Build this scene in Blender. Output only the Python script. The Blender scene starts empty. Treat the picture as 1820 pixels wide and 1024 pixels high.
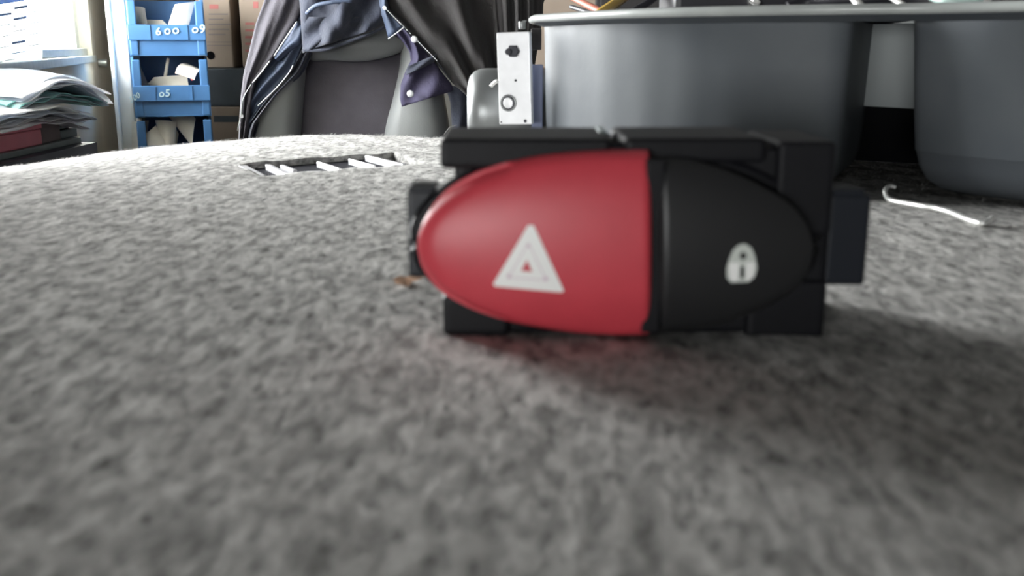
import bpy, bmesh, math, random
import numpy as np
from mathutils import Vector, Matrix
random.seed(4)
C = bpy.context.scene.collection
PI = math.pi
# ---------------------------------------------------------------- camera
F = 1748.0
HZ = 80.0
PITCH = math.atan((512 - HZ) / F)
H = 0.0544
cd = bpy.data.cameras.new('camera')
cam = bpy.data.objects.new('camera', cd)
C.objects.link(cam)
cam.location = (0, 0, H)
cam.rotation_euler = (PI / 2 - PITCH, 0, 0)
cd.sensor_width = 36
cd.lens = F / 1820 * 36
cd.clip_start = 0.005
cd.clip_end = 60
cd.dof.use_dof = True
cd.dof.focus_distance = 0.9
cd.dof.aperture_fstop = 24.0
bpy.context.scene.camera = cam
# ---------------------------------------------------------------- world, lamps, exposure
w = bpy.data.worlds.new('world')
bpy.context.scene.world = w
w.use_nodes = True
bg = w.node_tree.nodes['Background']
bg.inputs[0].default_value = (0.97, 0.985, 1.0, 1)
bg.inputs[1].default_value = 44.0
vs = bpy.context.scene.view_settings
vs.view_transform = 'Standard'
vs.look = 'None'
vs.gamma = 1
vs.use_curve_mapping = False
vs.exposure = 0.30
SK = -0.291                                   # the left wall runs slightly outwards
def wallx(y): return -0.77 + SK * (y - 1.48)
WD = Vector((SK, 1, 0)).normalized()          # along the left wall
WN = Vector((WD.y, -WD.x, 0))                 # its inward normal
WY0, WY1, WZ0, WZ1 = 0.54, 2.74, H - 0.045, H + 0.43
LY0 = 0.38                                    # near end of the left wall
pl = bpy.data.lights.new('window_portal', 'AREA')
pl.shape = 'RECTANGLE'
wl = (WY1 - WY0) / WD.y
pl.size = wl
pl.size_y = WZ1 - WZ0
pl.cycles.is_portal = True
po = bpy.data.objects.new('window_portal', pl)
C.objects.link(po)
ym = (WY0 + WY1) / 2
po.location = (wallx(ym) - 0.05 * WN.x, ym - 0.05 * WN.y, (WZ0 + WZ1) / 2)
po.rotation_euler = WN.to_track_quat('-Z', 'Y').to_euler()
VX0, VX1, VZ0, VZ1 = -1.40, -0.40, H - 0.15, H + 0.22      # second window, in the wall behind the viewer
p2 = bpy.data.lights.new('window_portal', 'AREA')
p2.shape = 'RECTANGLE'
p2.size = VX1 - VX0
p2.size_y = VZ1 - VZ0
p2.cycles.is_portal = True
p2o = bpy.data.objects.new('window_portal', p2)
C.objects.link(p2o)
p2o.location = ((VX0 + VX1) / 2, -2.05, (VZ0 + VZ1) / 2)
p2o.rotation_euler = Vector((0, 1, 0)).to_track_quat('-Z', 'Y').to_euler()
FILL = 1.0                                    # added fill tube emission
WIN_R = 14.0                                  # second window pane glow is the sky itself

# ---------------------------------------------------------------- helpers
sp, cp = math.sin(PITCH), math.cos(PITCH)
def P(px, py, Y):
    """Point on the sight line of a photograph pixel at distance Y."""
    a = (px - 910) / F; b = -(py - 512) / F
    dy = cp + sp * b; dz = -sp + cp * b
    t = Y / dy
    return Vector((a * t, Y, H + dz * t))
def G(px, py, z=0.0):
    a = (px - 910) / F; b = -(py - 512) / F
    dy = cp + sp * b; dz = -sp + cp * b
    t = (z - H) / dz
    return Vector((a * t, dy * t, z))
def PW(px, py, off=0.0):
    """Point on the left wall, off metres in front of it."""
    a = (px - 910) / F; b = -(py - 512) / F
    dy = cp + sp * b; dz = -sp + cp * b
    p0 = Vector((wallx(1.48), 1.48, 0)) + WN * off
    d = Vector((a, dy, dz))
    t = (p0.x * WN.x + p0.y * WN.y) / (d.x * WN.x + d.y * WN.y)
    return Vector((0, 0, H)) + d * t

def mesh_obj(name, verts, faces, m, parent=None, smooth=False):
    me = bpy.data.meshes.new(name)
    me.from_pydata([tuple(v) for v in verts], [], faces)
    me.update()
    return fin(name, me, m, parent, smooth)
def fin(name, me, m, parent=None, smooth=False):
    if m is not None: me.materials.append(m)
    if smooth:
        me.polygons.foreach_set('use_smooth', [True] * len(me.polygons))
    o = bpy.data.objects.new(name, me)
    C.objects.link(o)
    if parent is not None:
        o.parent = parent
        o.matrix_parent_inverse = Matrix.Translation(-parent.location)
    return o
def bm_obj(name, bm, m, parent=None, smooth=False):
    bmesh.ops.recalc_face_normals(bm, faces=bm.faces)
    me = bpy.data.meshes.new(name)
    bm.to_mesh(me); bm.free()
    return fin(name, me, m, parent, smooth)
def tag(o, label, cat, group=None):
    o['label'] = label; o['category'] = cat
    if group: o['group'] = group
    return o
def struct(o):
    o['kind'] = 'structure'
    return o
def empty(name, loc, label, cat, group=None):
    o = bpy.data.objects.new(name, None)
    C.objects.link(o)
    o.location = loc; o.empty_display_size = 0.02
    bpy.context.view_layer.update()
    return tag(o, label, cat, group)
def add_box(bm, c, s, rz=0.0, bev=0.0, seg=2, mat=None):
    """box centred c, size s, rotated rz about z (or by matrix)."""
    r = bmesh.ops.create_cube(bm, size=1.0)
    vs_ = r['verts']
    R = mat if mat is not None else Matrix.Rotation(rz, 4, 'Z')
    for v in vs_:
        v.co = Vector((v.co.x * s[0], v.co.y * s[1], v.co.z * s[2]))
    if bev > 0:
        es = list({e for v in vs_ for e in v.link_edges})
        rr = bmesh.ops.bevel(bm, geom=es, offset=bev, segments=seg, affect='EDGES', profile=0.6)
        vs_ = list({v for f in rr['faces'] for v in f.verts} | {v for v in vs_ if v.is_valid})
    for v in vs_:
        v.co = R @ v.co + Vector(c)
    return vs_
def box(name, c, s, m, parent=None, rz=0.0, bev=0.0, seg=2, mat=None):
    bm = bmesh.new()
    add_box(bm, c, s, rz, bev, seg, mat)
    return bm_obj(name, bm, m, parent, smooth=False)
def tube(name, pts, r, m, parent=None, n=8, closed=False, squash=1.0):
    pts = [Vector(p) for p in pts]
    N = len(pts)
    verts, faces = [], []
    up = Vector((0, 0, 1))
    for i, p in enumerate(pts):
        if closed: t = pts[(i + 1) % N] - pts[i - 1]
        else: t = pts[min(i + 1, N - 1)] - pts[max(i - 1, 0)]
        t.normalize()
        s_ = t.cross(up)
        if s_.length < 1e-3: s_ = t.cross(Vector((0, 1, 0)))
        s_.normalize(); u = s_.cross(t)
        rr = r[i] if isinstance(r, (list, tuple)) else r
        for k in range(n):
            a = 2 * PI * k / n
            verts.append(p + s_ * math.cos(a) * rr + u * math.sin(a) * rr * squash)
    for i in range(N if closed else N - 1):
        j = (i + 1) % N
        for k in range(n):
            faces.append((i * n + k, i * n + (k + 1) % n, j * n + (k + 1) % n, j * n + k))
    if not closed:
        faces.append(tuple(range(n))[::-1]); faces.append(tuple((N - 1) * n + k for k in range(n)))
    return mesh_obj(name, verts, faces, m, parent, True)
def smooth_path(pts, k=6):
    """Catmull-Rom through the points."""
    pts = [Vector(p) for p in pts]
    out = []
    for i in range(len(pts) - 1):
        p0 = pts[max(i - 1, 0)]; p1 = pts[i]; p2 = pts[i + 1]; p3 = pts[min(i + 2, len(pts) - 1)]
        for j in range(k):
            t = j / k
            out.append(0.5 * ((2 * p1) + (p2 - p0) * t + (2 * p0 - 5 * p1 + 4 * p2 - p3) * t * t + (3 * p1 - p0 - 3 * p2 + p3) * t ** 3))
    out.append(pts[-1])
    return out
def cyl(name, p0, p1, r, m, parent=None, n=24, bev=0.0):
    p0 = Vector(p0); p1 = Vector(p1)
    L = (p1 - p0).length
    prof = [(0, 0)] + ([(r - bev, 0), (r - bev * .3, bev * .3), (r, bev)] if bev else [(r, 0)]) + \
           ([(r, L - bev), (r - bev * .3, L - bev * .3), (r - bev, L)] if bev else [(r, L)]) + [(0, L)]
    q = (p1 - p0).to_track_quat('Z', 'Y')
    bm = bmesh.new()
    rings = []
    for (rr, z) in prof:
        if rr == 0: rings.append([bm.verts.new(p0 + q @ Vector((0, 0, z)))])
        else: rings.append([bm.verts.new(p0 + q @ Vector((rr * math.cos(2 * PI * k / n), rr * math.sin(2 * PI * k / n), z))) for k in range(n)])
    for a, b in zip(rings, rings[1:]):
        for k in range(n):
            if len(a) == 1: bm.faces.new((a[0], b[k], b[(k + 1) % n]))
            elif len(b) == 1: bm.faces.new((a[k], b[0], a[(k + 1) % n]))
            else: bm.faces.new((a[k], a[(k + 1) % n], b[(k + 1) % n], b[k]))
    o = bm_obj(name, bm, m, parent, True)
    o.data.set_sharp_from_angle(angle=math.radians(40))
    return o
def slab(name, quad, m, parent=None, th=0.001, n=(1, 1), wav=0.0, seed=0, smooth=True, fold=None):
    """thin sheet from four corner points (a,b,c,d), n cells, waves of amplitude wav, thickness th."""
    a, b, c, d = [Vector(q) for q in quad]
    nrm = (b - a).cross(d - a).normalized()
    rnd = random.Random(seed)
    ph = [rnd.uniform(0, 6.28) for _ in range(6)]
    verts, faces = [], []
    U, V = n
    for s in (0, 1):
        for j in range(V + 1):
            for i in range(U + 1):
                u, v = i / U, j / V
                p = (a * (1 - u) + b * u) * (1 - v) + (d * (1 - u) + c * u) * v
                h = wav * (math.sin(5 * u + ph[0]) + .6 * math.sin(9 * v + 4 * u + ph[1]) + .4 * math.sin(13 * u - 6 * v + ph[2]))
                if fold: h += fold(u, v)
                verts.append(p + nrm * (h + (s - .5) * th))
    M = (U + 1) * (V + 1)
    for j in range(V):
        for i in range(U):
            q = (j * (U + 1) + i, j * (U + 1) + i + 1, (j + 1) * (U + 1) + i + 1, (j + 1) * (U + 1) + i)
            faces.append(q[::-1]); faces.append(tuple(x + M for x in q))
    bd = [i for i in range(U + 1)] + [j * (U + 1) + U for j in range(1, V + 1)] + [V * (U + 1) + i for i in range(U - 1, -1, -1)] + [j * (U + 1) for j in range(V - 1, 0, -1)]
    for k in range(len(bd)):
        x, y = bd[k], bd[(k + 1) % len(bd)]
        faces.append((x, y, y + M, x + M))
    o = mesh_obj(name, verts, faces, m, parent, smooth)
    if smooth: o.data.set_sharp_from_angle(angle=math.radians(50))
    return o

# ---------------------------------------------------------------- materials
def mat(name, col, rough=0.5, metal=0.0, var=0.0, scale=20.0, bump=0.0, bscale=None, col2=None, spec=0.5, transl=0.0, dark=0.6, detail=4.0, sheen=0.0):
    m = bpy.data.materials.new(name)
    m.use_nodes = True
    nt = m.node_tree
    b = nt.nodes['Principled BSDF']
    b.inputs['Base Color'].default_value = (*col, 1)
    b.inputs['Roughness'].default_value = rough
    b.inputs['Metallic'].default_value = metal
    b.inputs['Specular IOR Level'].default_value = spec
    if sheen: b.inputs['Sheen Weight'].default_value = sheen
    tc = nt.nodes.new('ShaderNodeTexCoord')
    if var or col2:
        n = nt.nodes.new('ShaderNodeTexNoise')
        n.inputs['Scale'].default_value = scale
        n.inputs['Detail'].default_value = detail
        nt.links.new(tc.outputs['Object'], n.inputs['Vector'])
        r = nt.nodes.new('ShaderNodeValToRGB')
        r.color_ramp.elements[0].position = 0.33; r.color_ramp.elements[1].position = 0.67
        c2 = col2 if col2 else tuple(c * (1 - var) for c in col)
        r.color_ramp.elements[0].color = (*c2, 1)
        r.color_ramp.elements[1].color = (*col, 1)
        nt.links.new(n.outputs['Fac'], r.inputs['Fac'])
        nt.links.new(r.outputs['Color'], b.inputs['Base Color'])
    if bump:
        n2 = nt.nodes.new('ShaderNodeTexNoise')
        n2.inputs['Scale'].default_value = bscale or scale
        n2.inputs['Detail'].default_value = 5
        nt.links.new(tc.outputs['Object'], n2.inputs['Vector'])
        bp = nt.nodes.new('ShaderNodeBump')
        bp.inputs['Strength'].default_value = 1.0
        bp.inputs['Distance'].default_value = bump
        nt.links.new(n2.outputs['Fac'], bp.inputs['Height'])
        nt.links.new(bp.outputs['Normal'], b.inputs['Normal'])
    if transl:
        t = nt.nodes.new('ShaderNodeBsdfTranslucent')
        t.inputs['Color'].default_value = (*col, 1)
        mx = nt.nodes.new('ShaderNodeMixShader')
        mx.inputs[0].default_value = transl
        nt.links.new(b.outputs[0], mx.inputs[1]); nt.links.new(t.outputs[0], mx.inputs[2])
        nt.links.new(mx.outputs[0], nt.nodes['Material Output'].inputs['Surface'])
    return m
def glass_mat():
    m = bpy.data.materials.new('window_glass')
    m.use_nodes = True
    nt = m.node_tree
    nt.nodes.remove(nt.nodes['Principled BSDF'])
    t = nt.nodes.new('ShaderNodeBsdfTransparent'); t.inputs[0].default_value = (0.96, 0.96, 0.95, 1)
    g = nt.nodes.new('ShaderNodeBsdfGlossy'); g.inputs['Roughness'].default_value = 0.03
    mx = nt.nodes.new('ShaderNodeMixShader')
    mx.inputs[0].default_value = 0.07
    nt.links.new(t.outputs[0], mx.inputs[1]); nt.links.new(g.outputs[0], mx.inputs[2])
    nt.links.new(mx.outputs[0], nt.nodes['Material Output'].inputs['Surface'])
    return m
def emit_mat(name, col, s):
    m = bpy.data.materials.new(name); m.use_nodes = True
    b = m.node_tree.nodes['Principled BSDF']
    b.inputs['Emission Color'].default_value = (*col, 1); b.inputs['Emission Strength'].default_value = s
    return m
def felt_mat():
    m = bpy.data.materials.new('grey_felt'); m.use_nodes = True
    nt = m.node_tree; b = nt.nodes['Principled BSDF']
    b.inputs['Roughness'].default_value = 0.95
    b.inputs['Specular IOR Level'].default_value = 0.0
    b.inputs['Sheen Weight'].default_value = 0.0
    b.inputs['Sheen Roughness'].default_value = 0.6
    tc = nt.nodes.new('ShaderNodeTexCoord')
    def noise(sc, det=4, rough=.55, dist=0.0, vec=None):
        n = nt.nodes.new('ShaderNodeTexNoise')
        n.inputs['Scale'].default_value = sc; n.inputs['Detail'].default_value = det
        n.inputs['Roughness'].default_value = rough; n.inputs['Distortion'].default_value = dist
        nt.links.new(vec or tc.outputs['Object'], n.inputs['Vector'])
        return n.outputs['Fac']
    def ramp(f, e):
        r = nt.nodes.new('ShaderNodeValToRGB')
        while len(r.color_ramp.elements) < len(e): r.color_ramp.elements.new(0.5)
        for k, (p, c) in enumerate(e):
            r.color_ramp.elements[k].position = p; r.color_ramp.elements[k].color = (c, c, c, 1)
        nt.links.new(f, r.inputs['Fac']); return r.outputs['Color']
    def mul(a, c):
        x = nt.nodes.new('ShaderNodeMix'); x.data_type = 'RGBA'; x.blend_type = 'MULTIPLY'
        x.inputs[0].default_value = 1
        nt.links.new(a, x.inputs[6]); nt.links.new(c, x.inputs[7]); return x.outputs[2]
    mp = nt.nodes.new('ShaderNodeMapping'); mp.inputs['Rotation'].default_value = (0, 0, 0.5)
    mp.inputs['Scale'].default_value = (1, 0.45, 1)
    nt.links.new(tc.outputs['Object'], mp.inputs['Vector'])
    mp2 = nt.nodes.new('ShaderNodeMapping'); mp2.inputs['Rotation'].default_value = (0, 0, 0.12)
    mp2.inputs['Scale'].default_value = (1, 0.42, 1)  # the nap is combed away from the viewer
    nt.links.new(tc.outputs['Object'], mp2.inputs['Vector'])
    n1 = noise(330, 3, .5, .3, mp2.outputs[0])                       # tufts of about 2 mm
    n2 = noise(900, 4, .7, .6, mp.outputs[0])        # combed fibres
    n3 = noise(150, 2, .5, 0, mp2.outputs[0])                            # broad patches
    n4 = noise(420, 1, .5, 0, mp2.outputs[0])
    c = mul(ramp(n1, [(0.35, 0.50), (0.60, 1.0)]), ramp(n2, [(0.3, 0.72), (0.7, 1.0)]))
    c = mul(c, ramp(n3, [(0.34, 0.72), (0.62, 1.0)]))
    c = mul(c, ramp(n4, [(0.28, 0.5), (0.36, 1.0)]))
    tint = nt.nodes.new('ShaderNodeRGB'); tint.outputs[0].default_value = (0.76, 0.75, 0.725, 1)
    c = mul(c, tint.outputs[0])
    nt.links.new(c, b.inputs['Base Color'])
    ad = nt.nodes.new('ShaderNodeMath'); ad.operation = 'MULTIPLY_ADD'; ad.inputs[1].default_value = 0.5
    nt.links.new(n2, ad.inputs[0]); nt.links.new(n1, ad.inputs[2])
    bp = nt.nodes.new('ShaderNodeBump'); bp.inputs['Distance'].default_value = 0.0005; bp.inputs['Strength'].default_value = 1.0
    nt.links.new(ad.outputs[0], bp.inputs['Height']); nt.links.new(bp.outputs[0], b.inputs['Normal'])
    return m
M = dict(
    felt=felt_mat(),
    fibre=mat('felt_fibre', (0.5, 0.495, 0.48), .9, spec=.1),
    wall=mat('beige_wall', (0.70, 0.67, 0.58), .9, var=.12, scale=6, bump=.0008, bscale=120),  # beige raised to carry the glare around the window
    wall2=mat('grey_workshop_wall', (0.20, 0.195, 0.18), .9, var=.12, scale=6, bump=.0008, bscale=120),
    ceil=mat('ceiling_paint', (0.20, 0.20, 0.20), .9, var=.05, scale=4),
    floor=mat('floor_vinyl', (0.12, 0.115, 0.11), .5, var=.2, scale=12),
    wood=mat('bench_wood', (0.30, 0.22, 0.15), .6, var=.3, scale=18),
    darktop=mat('dark_counter', (0.05, 0.055, 0.08), .45, var=.3, scale=30),
    alu=mat('window_aluminium', (0.62, 0.66, 0.64), .38, .6, var=.15, scale=60),
    post=mat('grey_post_paint', (0.60, 0.60, 0.56), .5, var=.08, scale=20),
    glass=glass_mat(),
    plastic=mat('black_plastic', (0.005, 0.005, 0.007), .5, spec=.22, var=.2, scale=300, bump=.00004, bscale=2500),
    plastic2=mat('charcoal_plastic', (0.011, 0.013, 0.018), .4, spec=.3, bump=.00003, bscale=2500),
    button=mat('black_button_plastic', (0.016, 0.016, 0.017), .40, bump=.00002, bscale=5000, spec=.4),
    red=mat('red_button_plastic', (0.54, 0.05, 0.07), .42, var=.06, scale=200, bump=.00002, bscale=5000),
    white=mat('white_print', (0.85, 0.85, 0.83), .5),
    pink=mat('pale_pink_print', (0.66, 0.52, 0.60), .5),
    lock=mat('grey_white_print', (0.55, 0.58, 0.54), .5),
    tray=mat('grey_tray_plastic', (0.092, 0.101, 0.110), .55, spec=.2, var=.35, scale=26, bump=.0003, bscale=60, col2=(0.074, 0.083, 0.094)),
    traylip=mat('grey_tray_rim', (0.40, 0.42, 0.41), .28, var=.15, scale=60),
    black=mat('black_void_fill', (0.003, 0.003, 0.004), .7, spec=.05),
    steel=mat('bright_zinc_steel', (0.95, 0.95, 0.97), .45, .25, var=.05, scale=200),
    bolt=mat('dark_bolt_steel', (0.05, 0.05, 0.06), .6, .3),
    can=mat('motor_can_grey', (0.27, 0.28, 0.28), .4, .55, var=.2, scale=60),
    chrome=mat('chrome_slat', (0.92, 0.92, 0.95), .35, .4),
    grille=mat('grille_dark_plastic', (0.035, 0.035, 0.042), .9, spec=.03),
    wire=mat('silver_wire', (0.88, 0.88, 0.86), .35, .6),
    leaf=mat('dry_brown_leaf', (0.75, 0.48, 0.33), .8, var=.5, scale=300),
    bluebin=mat('blue_bin_plastic', (0.055, 0.155, 0.33), .38, var=.15, scale=18),
    chalk=mat('white_marker', (0.45, 0.6, 0.62), .7),
    card=mat('cream_card', (0.68, 0.64, 0.55), .75, var=.1, scale=40),
    cardred=mat('red_tape', (0.5, 0.08, 0.09), .6),
    carton=mat('brown_carton', (0.30, 0.24, 0.19), .8, var=.12, scale=14),
    cartonprint=mat('carton_grey_print', (0.20, 0.17, 0.16), .8),
    cartonred=mat('carton_red_print', (0.38, 0.13, 0.12), .8),
    darkbox=mat('dark_blue_grey_box', (0.06, 0.075, 0.09), .6, var=.2, scale=20),
    paper=mat('white_paper', (0.93, 0.93, 0.94), .8, transl=.55, var=.1, scale=30),
    paperb=mat('blue_white_paper', (0.84, 0.88, 0.94), .8, transl=.55, var=.25, scale=40),
    teal=mat('teal_paper', (0.58, 0.88, 0.87), .8, transl=.5, var=.2, scale=30),
    sheet=mat('planner_paper', (0.86, 0.9, 0.9), .8, transl=.6),
    sheetblue=mat('planner_blue_print', (0.28, 0.38, 0.58), .8, transl=.2),
    sheetgrey=mat('planner_grey_print', (0.36, 0.36, 0.40), .8, transl=.2),
    redbox=mat('red_file_box', (0.74, 0.20, 0.26), .5, var=.1, scale=30),  # red lightened to include the haze over the left background
    brownbox=mat('dark_brown_file_box', (0.16, 0.12, 0.12), .6, var=.2, scale=30),
    greenbox=mat('dark_green_box', (0.03, 0.06, 0.07), .5),
    folder=mat('grey_green_folder', (0.20, 0.24, 0.24), .5, var=.2, scale=40),
    jacket=mat('grey_violet_cloth', (0.080, 0.075, 0.090), .9, var=.2, scale=30, bump=.001, bscale=260),
    navy=mat('navy_cloth', (0.028, 0.034, 0.058), .85, var=.25, scale=22, bump=.001, bscale=220, sheen=.3),
    lining=mat('blue_lining', (0.085, 0.115, 0.19), .6, var=.3, scale=30, bump=.001, bscale=120),
    purple=mat('violet_navy_cloth', (0.052, 0.046, 0.095), .8, var=.2, scale=30, bump=.001, bscale=200),
    brownj=mat('dark_brown_cloth', (0.024, 0.0215, 0.022), .9, var=.25, scale=16, bump=.0012, bscale=150, sheen=.2),
    piping=mat('silver_piping', (0.75, 0.76, 0.78), .3, .3),
    seatframe=mat('grey_seat_vinyl', (0.25, 0.26, 0.26), .42, bump=.0002, bscale=500),  # grey raised to carry the backlit haze on the chair
    seatpanel=mat('charcoal_seat_cloth', (0.115, 0.105, 0.125), .9, var=.12, scale=40, bump=.0006, bscale=500),  # cloth tone lightened for the same backlit haze
    yellow=mat('yellow_tube', (0.80, 0.52, 0.10), .3),
    rust=mat('red_brown_tube', (0.28, 0.08, 0.05), .5),
    flange=mat('blue_grey_flange', (0.13, 0.15, 0.24), .5),
    web=mat('lightened_grey_plastic', (0.28, 0.30, 0.30), .5),  # lighter grey part, colour raised further to make up for missing light
    cable=mat('dark_cable', (0.015, 0.014, 0.02), .5),
    lamp=emit_mat('fill_tube_glow', (1, 0.97, 0.92), FILL),
)

# ---------------------------------------------------------------- room shell
FZ, CZ = -0.85, 1.55
BY = 3.25
def wallbox(name, x0, y0, x1, y1, z0, z1, th=0.1, out=-1, m=None):
    a = Vector((x0, y0, 0)); b = Vector((x1, y1, 0))
    d = (b - a); L = d.length; d.normalize()
    n = Vector((d.y, -d.x, 0)) * out
    c = (a + b) / 2 + n * th / 2
    return struct(box(name, (c.x, c.y, (z0 + z1) / 2), (L, th, z1 - z0), m or M['wall2'], rz=math.atan2(d.y, d.x)))
struct(box('floor', (0.3, 0.6, FZ - .05), (4.6, 5.6, .1), M['floor']))
struct(box('ceiling', (0.3, 0.6, CZ + .05), (4.6, 5.6, .1), M['ceil']))
def leftwall(y0, y1, z0, z1):
    bm = bmesh.new()
    a = Vector((wallx(y0), y0, 0)); b = Vector((wallx(y1), y1, 0))
    c = (a + b) / 2 - WN * .06
    add_box(bm, (c.x, c.y, (z0 + z1) / 2), ((b - a).length, .12, z1 - z0), math.atan2((b - a).y, (b - a).x))
    return bm
bm = leftwall(LY0, BY, FZ, WZ0)
for (y0, y1, z0, z1) in ((LY0, WY0, WZ0, CZ), (WY1, BY, WZ0, CZ), (WY0, WY1, WZ1, CZ)):
    b2 = leftwall(y0, y1, z0, z1); me = bpy.data.meshes.new('t'); b2.to_mesh(me); b2.free(); bm.from_mesh(me); bpy.data.meshes.remove(me)
struct(bm_obj('wall_left', bm, M['wall']))
wallbox('wall_alcove', -1.75, LY0, wallx(LY0) - .12, LY0, FZ, CZ)
wallbox('wall_side', -1.75, -2.0, -1.75, LY0, FZ, CZ)
bm = bmesh.new()
for (x0, x1, z0, z1) in ((-1.85, 2.3, FZ, VZ0), (-1.85, 2.3, VZ1, CZ), (-1.85, VX0, VZ0, VZ1), (VX1, 2.3, VZ0, VZ1)):
    add_box(bm, ((x0 + x1) / 2, -2.05, (z0 + z1) / 2), (x1 - x0, .10, z1 - z0))
struct(bm_obj('wall_front', bm, M['wall2']))
vcx = (VX0 + VX1) / 2
w2 = struct(box('window_2', (vcx, -2.03, VZ0 + .012), (VX1 - VX0, .09, .024), M['alu'], bev=.002))
box('top_rail', (vcx, -2.03, VZ1 - .015), (VX1 - VX0, .05, .03), M['alu'], w2, bev=.002)
for xx in (VX0 + .015, vcx, VX1 - .015):
    box('window_bar', (xx, -2.03, (VZ0 + VZ1) / 2), (.03, .05, VZ1 - VZ0 - .056), M['alu'], w2, bev=.002)
box('window_pane', (vcx, -2.035, (VZ0 + VZ1) / 2), (VX1 - VX0 - .06, .004, VZ1 - VZ0 - .054), M['glass'], w2)
wallbox('wall_right', 2.3, -2.0, 2.3, BY, FZ, CZ, out=1)
wallbox('wall_back', wallx(BY) - .1, BY, 2.3, BY, FZ, CZ)
# window in the left wall
def wp(y, z, off=0.0):
    return Vector((wallx(y), y, z)) + WN * off
win = empty('window_1', wp((WY0 + WY1) / 2, WZ0), 'x', 'x'); del win['label']; del win['category']; struct(win)
wrz = math.atan2(WD.y, WD.x)
def wbox(name, y0, y1, z0, z1, th, off, m, parent, bev=.002):
    a, b = wp(y0, 0, off), wp(y1, 0, off)
    c = (a + b) / 2
    return box(name, (c.x, c.y, (z0 + z1) / 2), ((b - a).length, th, z1 - z0), m, parent, rz=wrz, bev=bev)
FR = .036
wbox('window_sill', WY0, WY1, WZ0, WZ0 + FR * .5, .06, -.02, M['alu'], win)
wbox('bottom_rail', WY0, WY1, WZ0 + FR * .5, WZ0 + FR, .035, -.03, M['alu'], win)
wbox('top_rail', WY0, WY1, WZ1 - FR, WZ1, .05, -.02, M['alu'], win)
wbox('side_jamb', WY0, WY0 + .04, WZ0 + FR, WZ1 - FR, .05, -.02, M['alu'], win)
wbox('side_jamb', WY1 - .06, WY1, WZ0 + FR, WZ1 - FR, .012, -.036, M['alu'], win)
wbox('window_pane', WY0 + .04, WY1 - .06, WZ0 + FR, WZ1 - FR, .004, -.035, M['glass'], win, bev=0)
kb = PW(183, 112, .012)
cyl('sill_knob', kb - WN * .03, kb + WN * .012, .011, M['alu'], win, 14, .002)
# grey post where the window wall ends
pa = P(197, 100, 2.62); pb = P(229, 100, 2.62)
post = struct(box('trim_1', ((pa.x + pb.x) / 2 , 2.66, (FZ + CZ) / 2), (pb.x - pa.x, .08, CZ - FZ), M['post'], bev=.006))
box('lit_edge', (pa.x + .006, 2.615, (FZ + CZ) / 2), (.010, .012, CZ - FZ - .02), M['white'], post, bev=.002)  # white strip paints the window light on the post's left edge
# unseen batten added as fill from behind the viewer
cl = empty('fill_lamp', (0.5, -0.4, CZ), 'added white fill batten on the ceiling behind the viewer', 'lamp')
box('fill_housing', (0.5, -0.4, CZ - .02), (1.2, .12, .04), M['white'], cl, bev=.005)
cyl('fill_tube', (-.05, -.4, CZ - .055), (1.05, -.4, CZ - .055), .014, M['lamp'], cl)

# ---------------------------------------------------------------- planner sheet in the window
pq = [PW(-60, 22, .006), PW(75, -4, .006), PW(75, 120, .006), PW(-60, 144, .006)]
ps = empty('planner_sheet', pq[3], 'white printed planner sheet with blue and grey bars hung over the window', 'poster')
slab('sheet', pq, M['sheet'], ps, .001, (8, 6), .0006, 3)
def bar(x0, y0, x1, y1, t, m):
    q = [PW(x0, y0 - t / 2, .0085), PW(x1, y1 - t / 2, .0085), PW(x1, y1 + t / 2, .0085), PW(x0, y0 + t / 2, .0085)]
    slab('printed_bar', q, m, ps, .0004)
for (x0, y0, x1, y1, t, k) in [(25.5, 15, 48.5, 11, 4.5, 0), (-4, 27.5, 20.5, 24, 4.5, 0), (24, 34.5, 47, 30.5, 4.5, 0), (21.5, 77, 45, 73, 4.5, 0),
        (52, 22.5, 76, 18, 1.6, 1), (-4, 46.5, 19, 43, 1.6, 1), (23, 47, 47, 43.5, 1.6, 1), (23, 56, 46, 52, 1.8, 1), (51, 42.5, 74, 38, 1.6, 1),
        (-4, 66.5, 18, 62.5, 1.6, 1), (50, 62.5, 73, 58, 1.6, 1), (-4, 86, 17, 82, 1.6, 1), (49, 82.5, 73, 78, 1.8, 1), (20.5, 95.5, 44, 91.5, 1.8, 0),
        (9, 108, 26, 105, 1.5, 1), (-4, 111, 4, 110, 1.5, 1)]:
    bar(min(x0, 74), y0, min(x1, 74), y1, t, M['sheetblue'] if k == 0 else M['sheetgrey'])
hq = [PW(-60, 2, .010), PW(66, -18, .010), PW(66, -2, .010), PW(-60, 18, .010)]
slab('header_strip', hq, M['sheetblue'], ps, .0008, (4, 1))

# ---------------------------------------------------------------- left counter with files and papers
LX = -.625                                    # front faces of the file boxes
def ly(px): return LX * F / (px - 910)        # distance at which that plane meets a pixel column
B0 = H - (250 - 80) * ly(81) / F
BT = H - (207 - 80) * ly(81) / F
CT = B0 - .008
ct = empty('side_counter', (-.64, 1.26, FZ), 'narrow dark counter under the window carrying files and papers', 'counter')
bm = bmesh.new()
pf = [(-.600, 1.08), (-.600, 1.43), (-.748, 1.43), (-.662, 1.08)]
va = [bm.verts.new((x, y, CT)) for x, y in pf]; vb = [bm.verts.new((x, y, CT - .03)) for x, y in pf]
bm.faces.new(va); bm.faces.new(vb[::-1])
for k in range(4): bm.faces.new((va[k], va[(k + 1) % 4], vb[(k + 1) % 4], vb[k]))
bm_obj('counter_top', bm, M['darktop'], ct)
for y in (1.12, 1.40):
    box('counter_leg', (-.633, y, (FZ + CT - .03) / 2), (.045, .04, CT - .03 - FZ), M['darktop'], ct, bev=.002)
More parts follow.
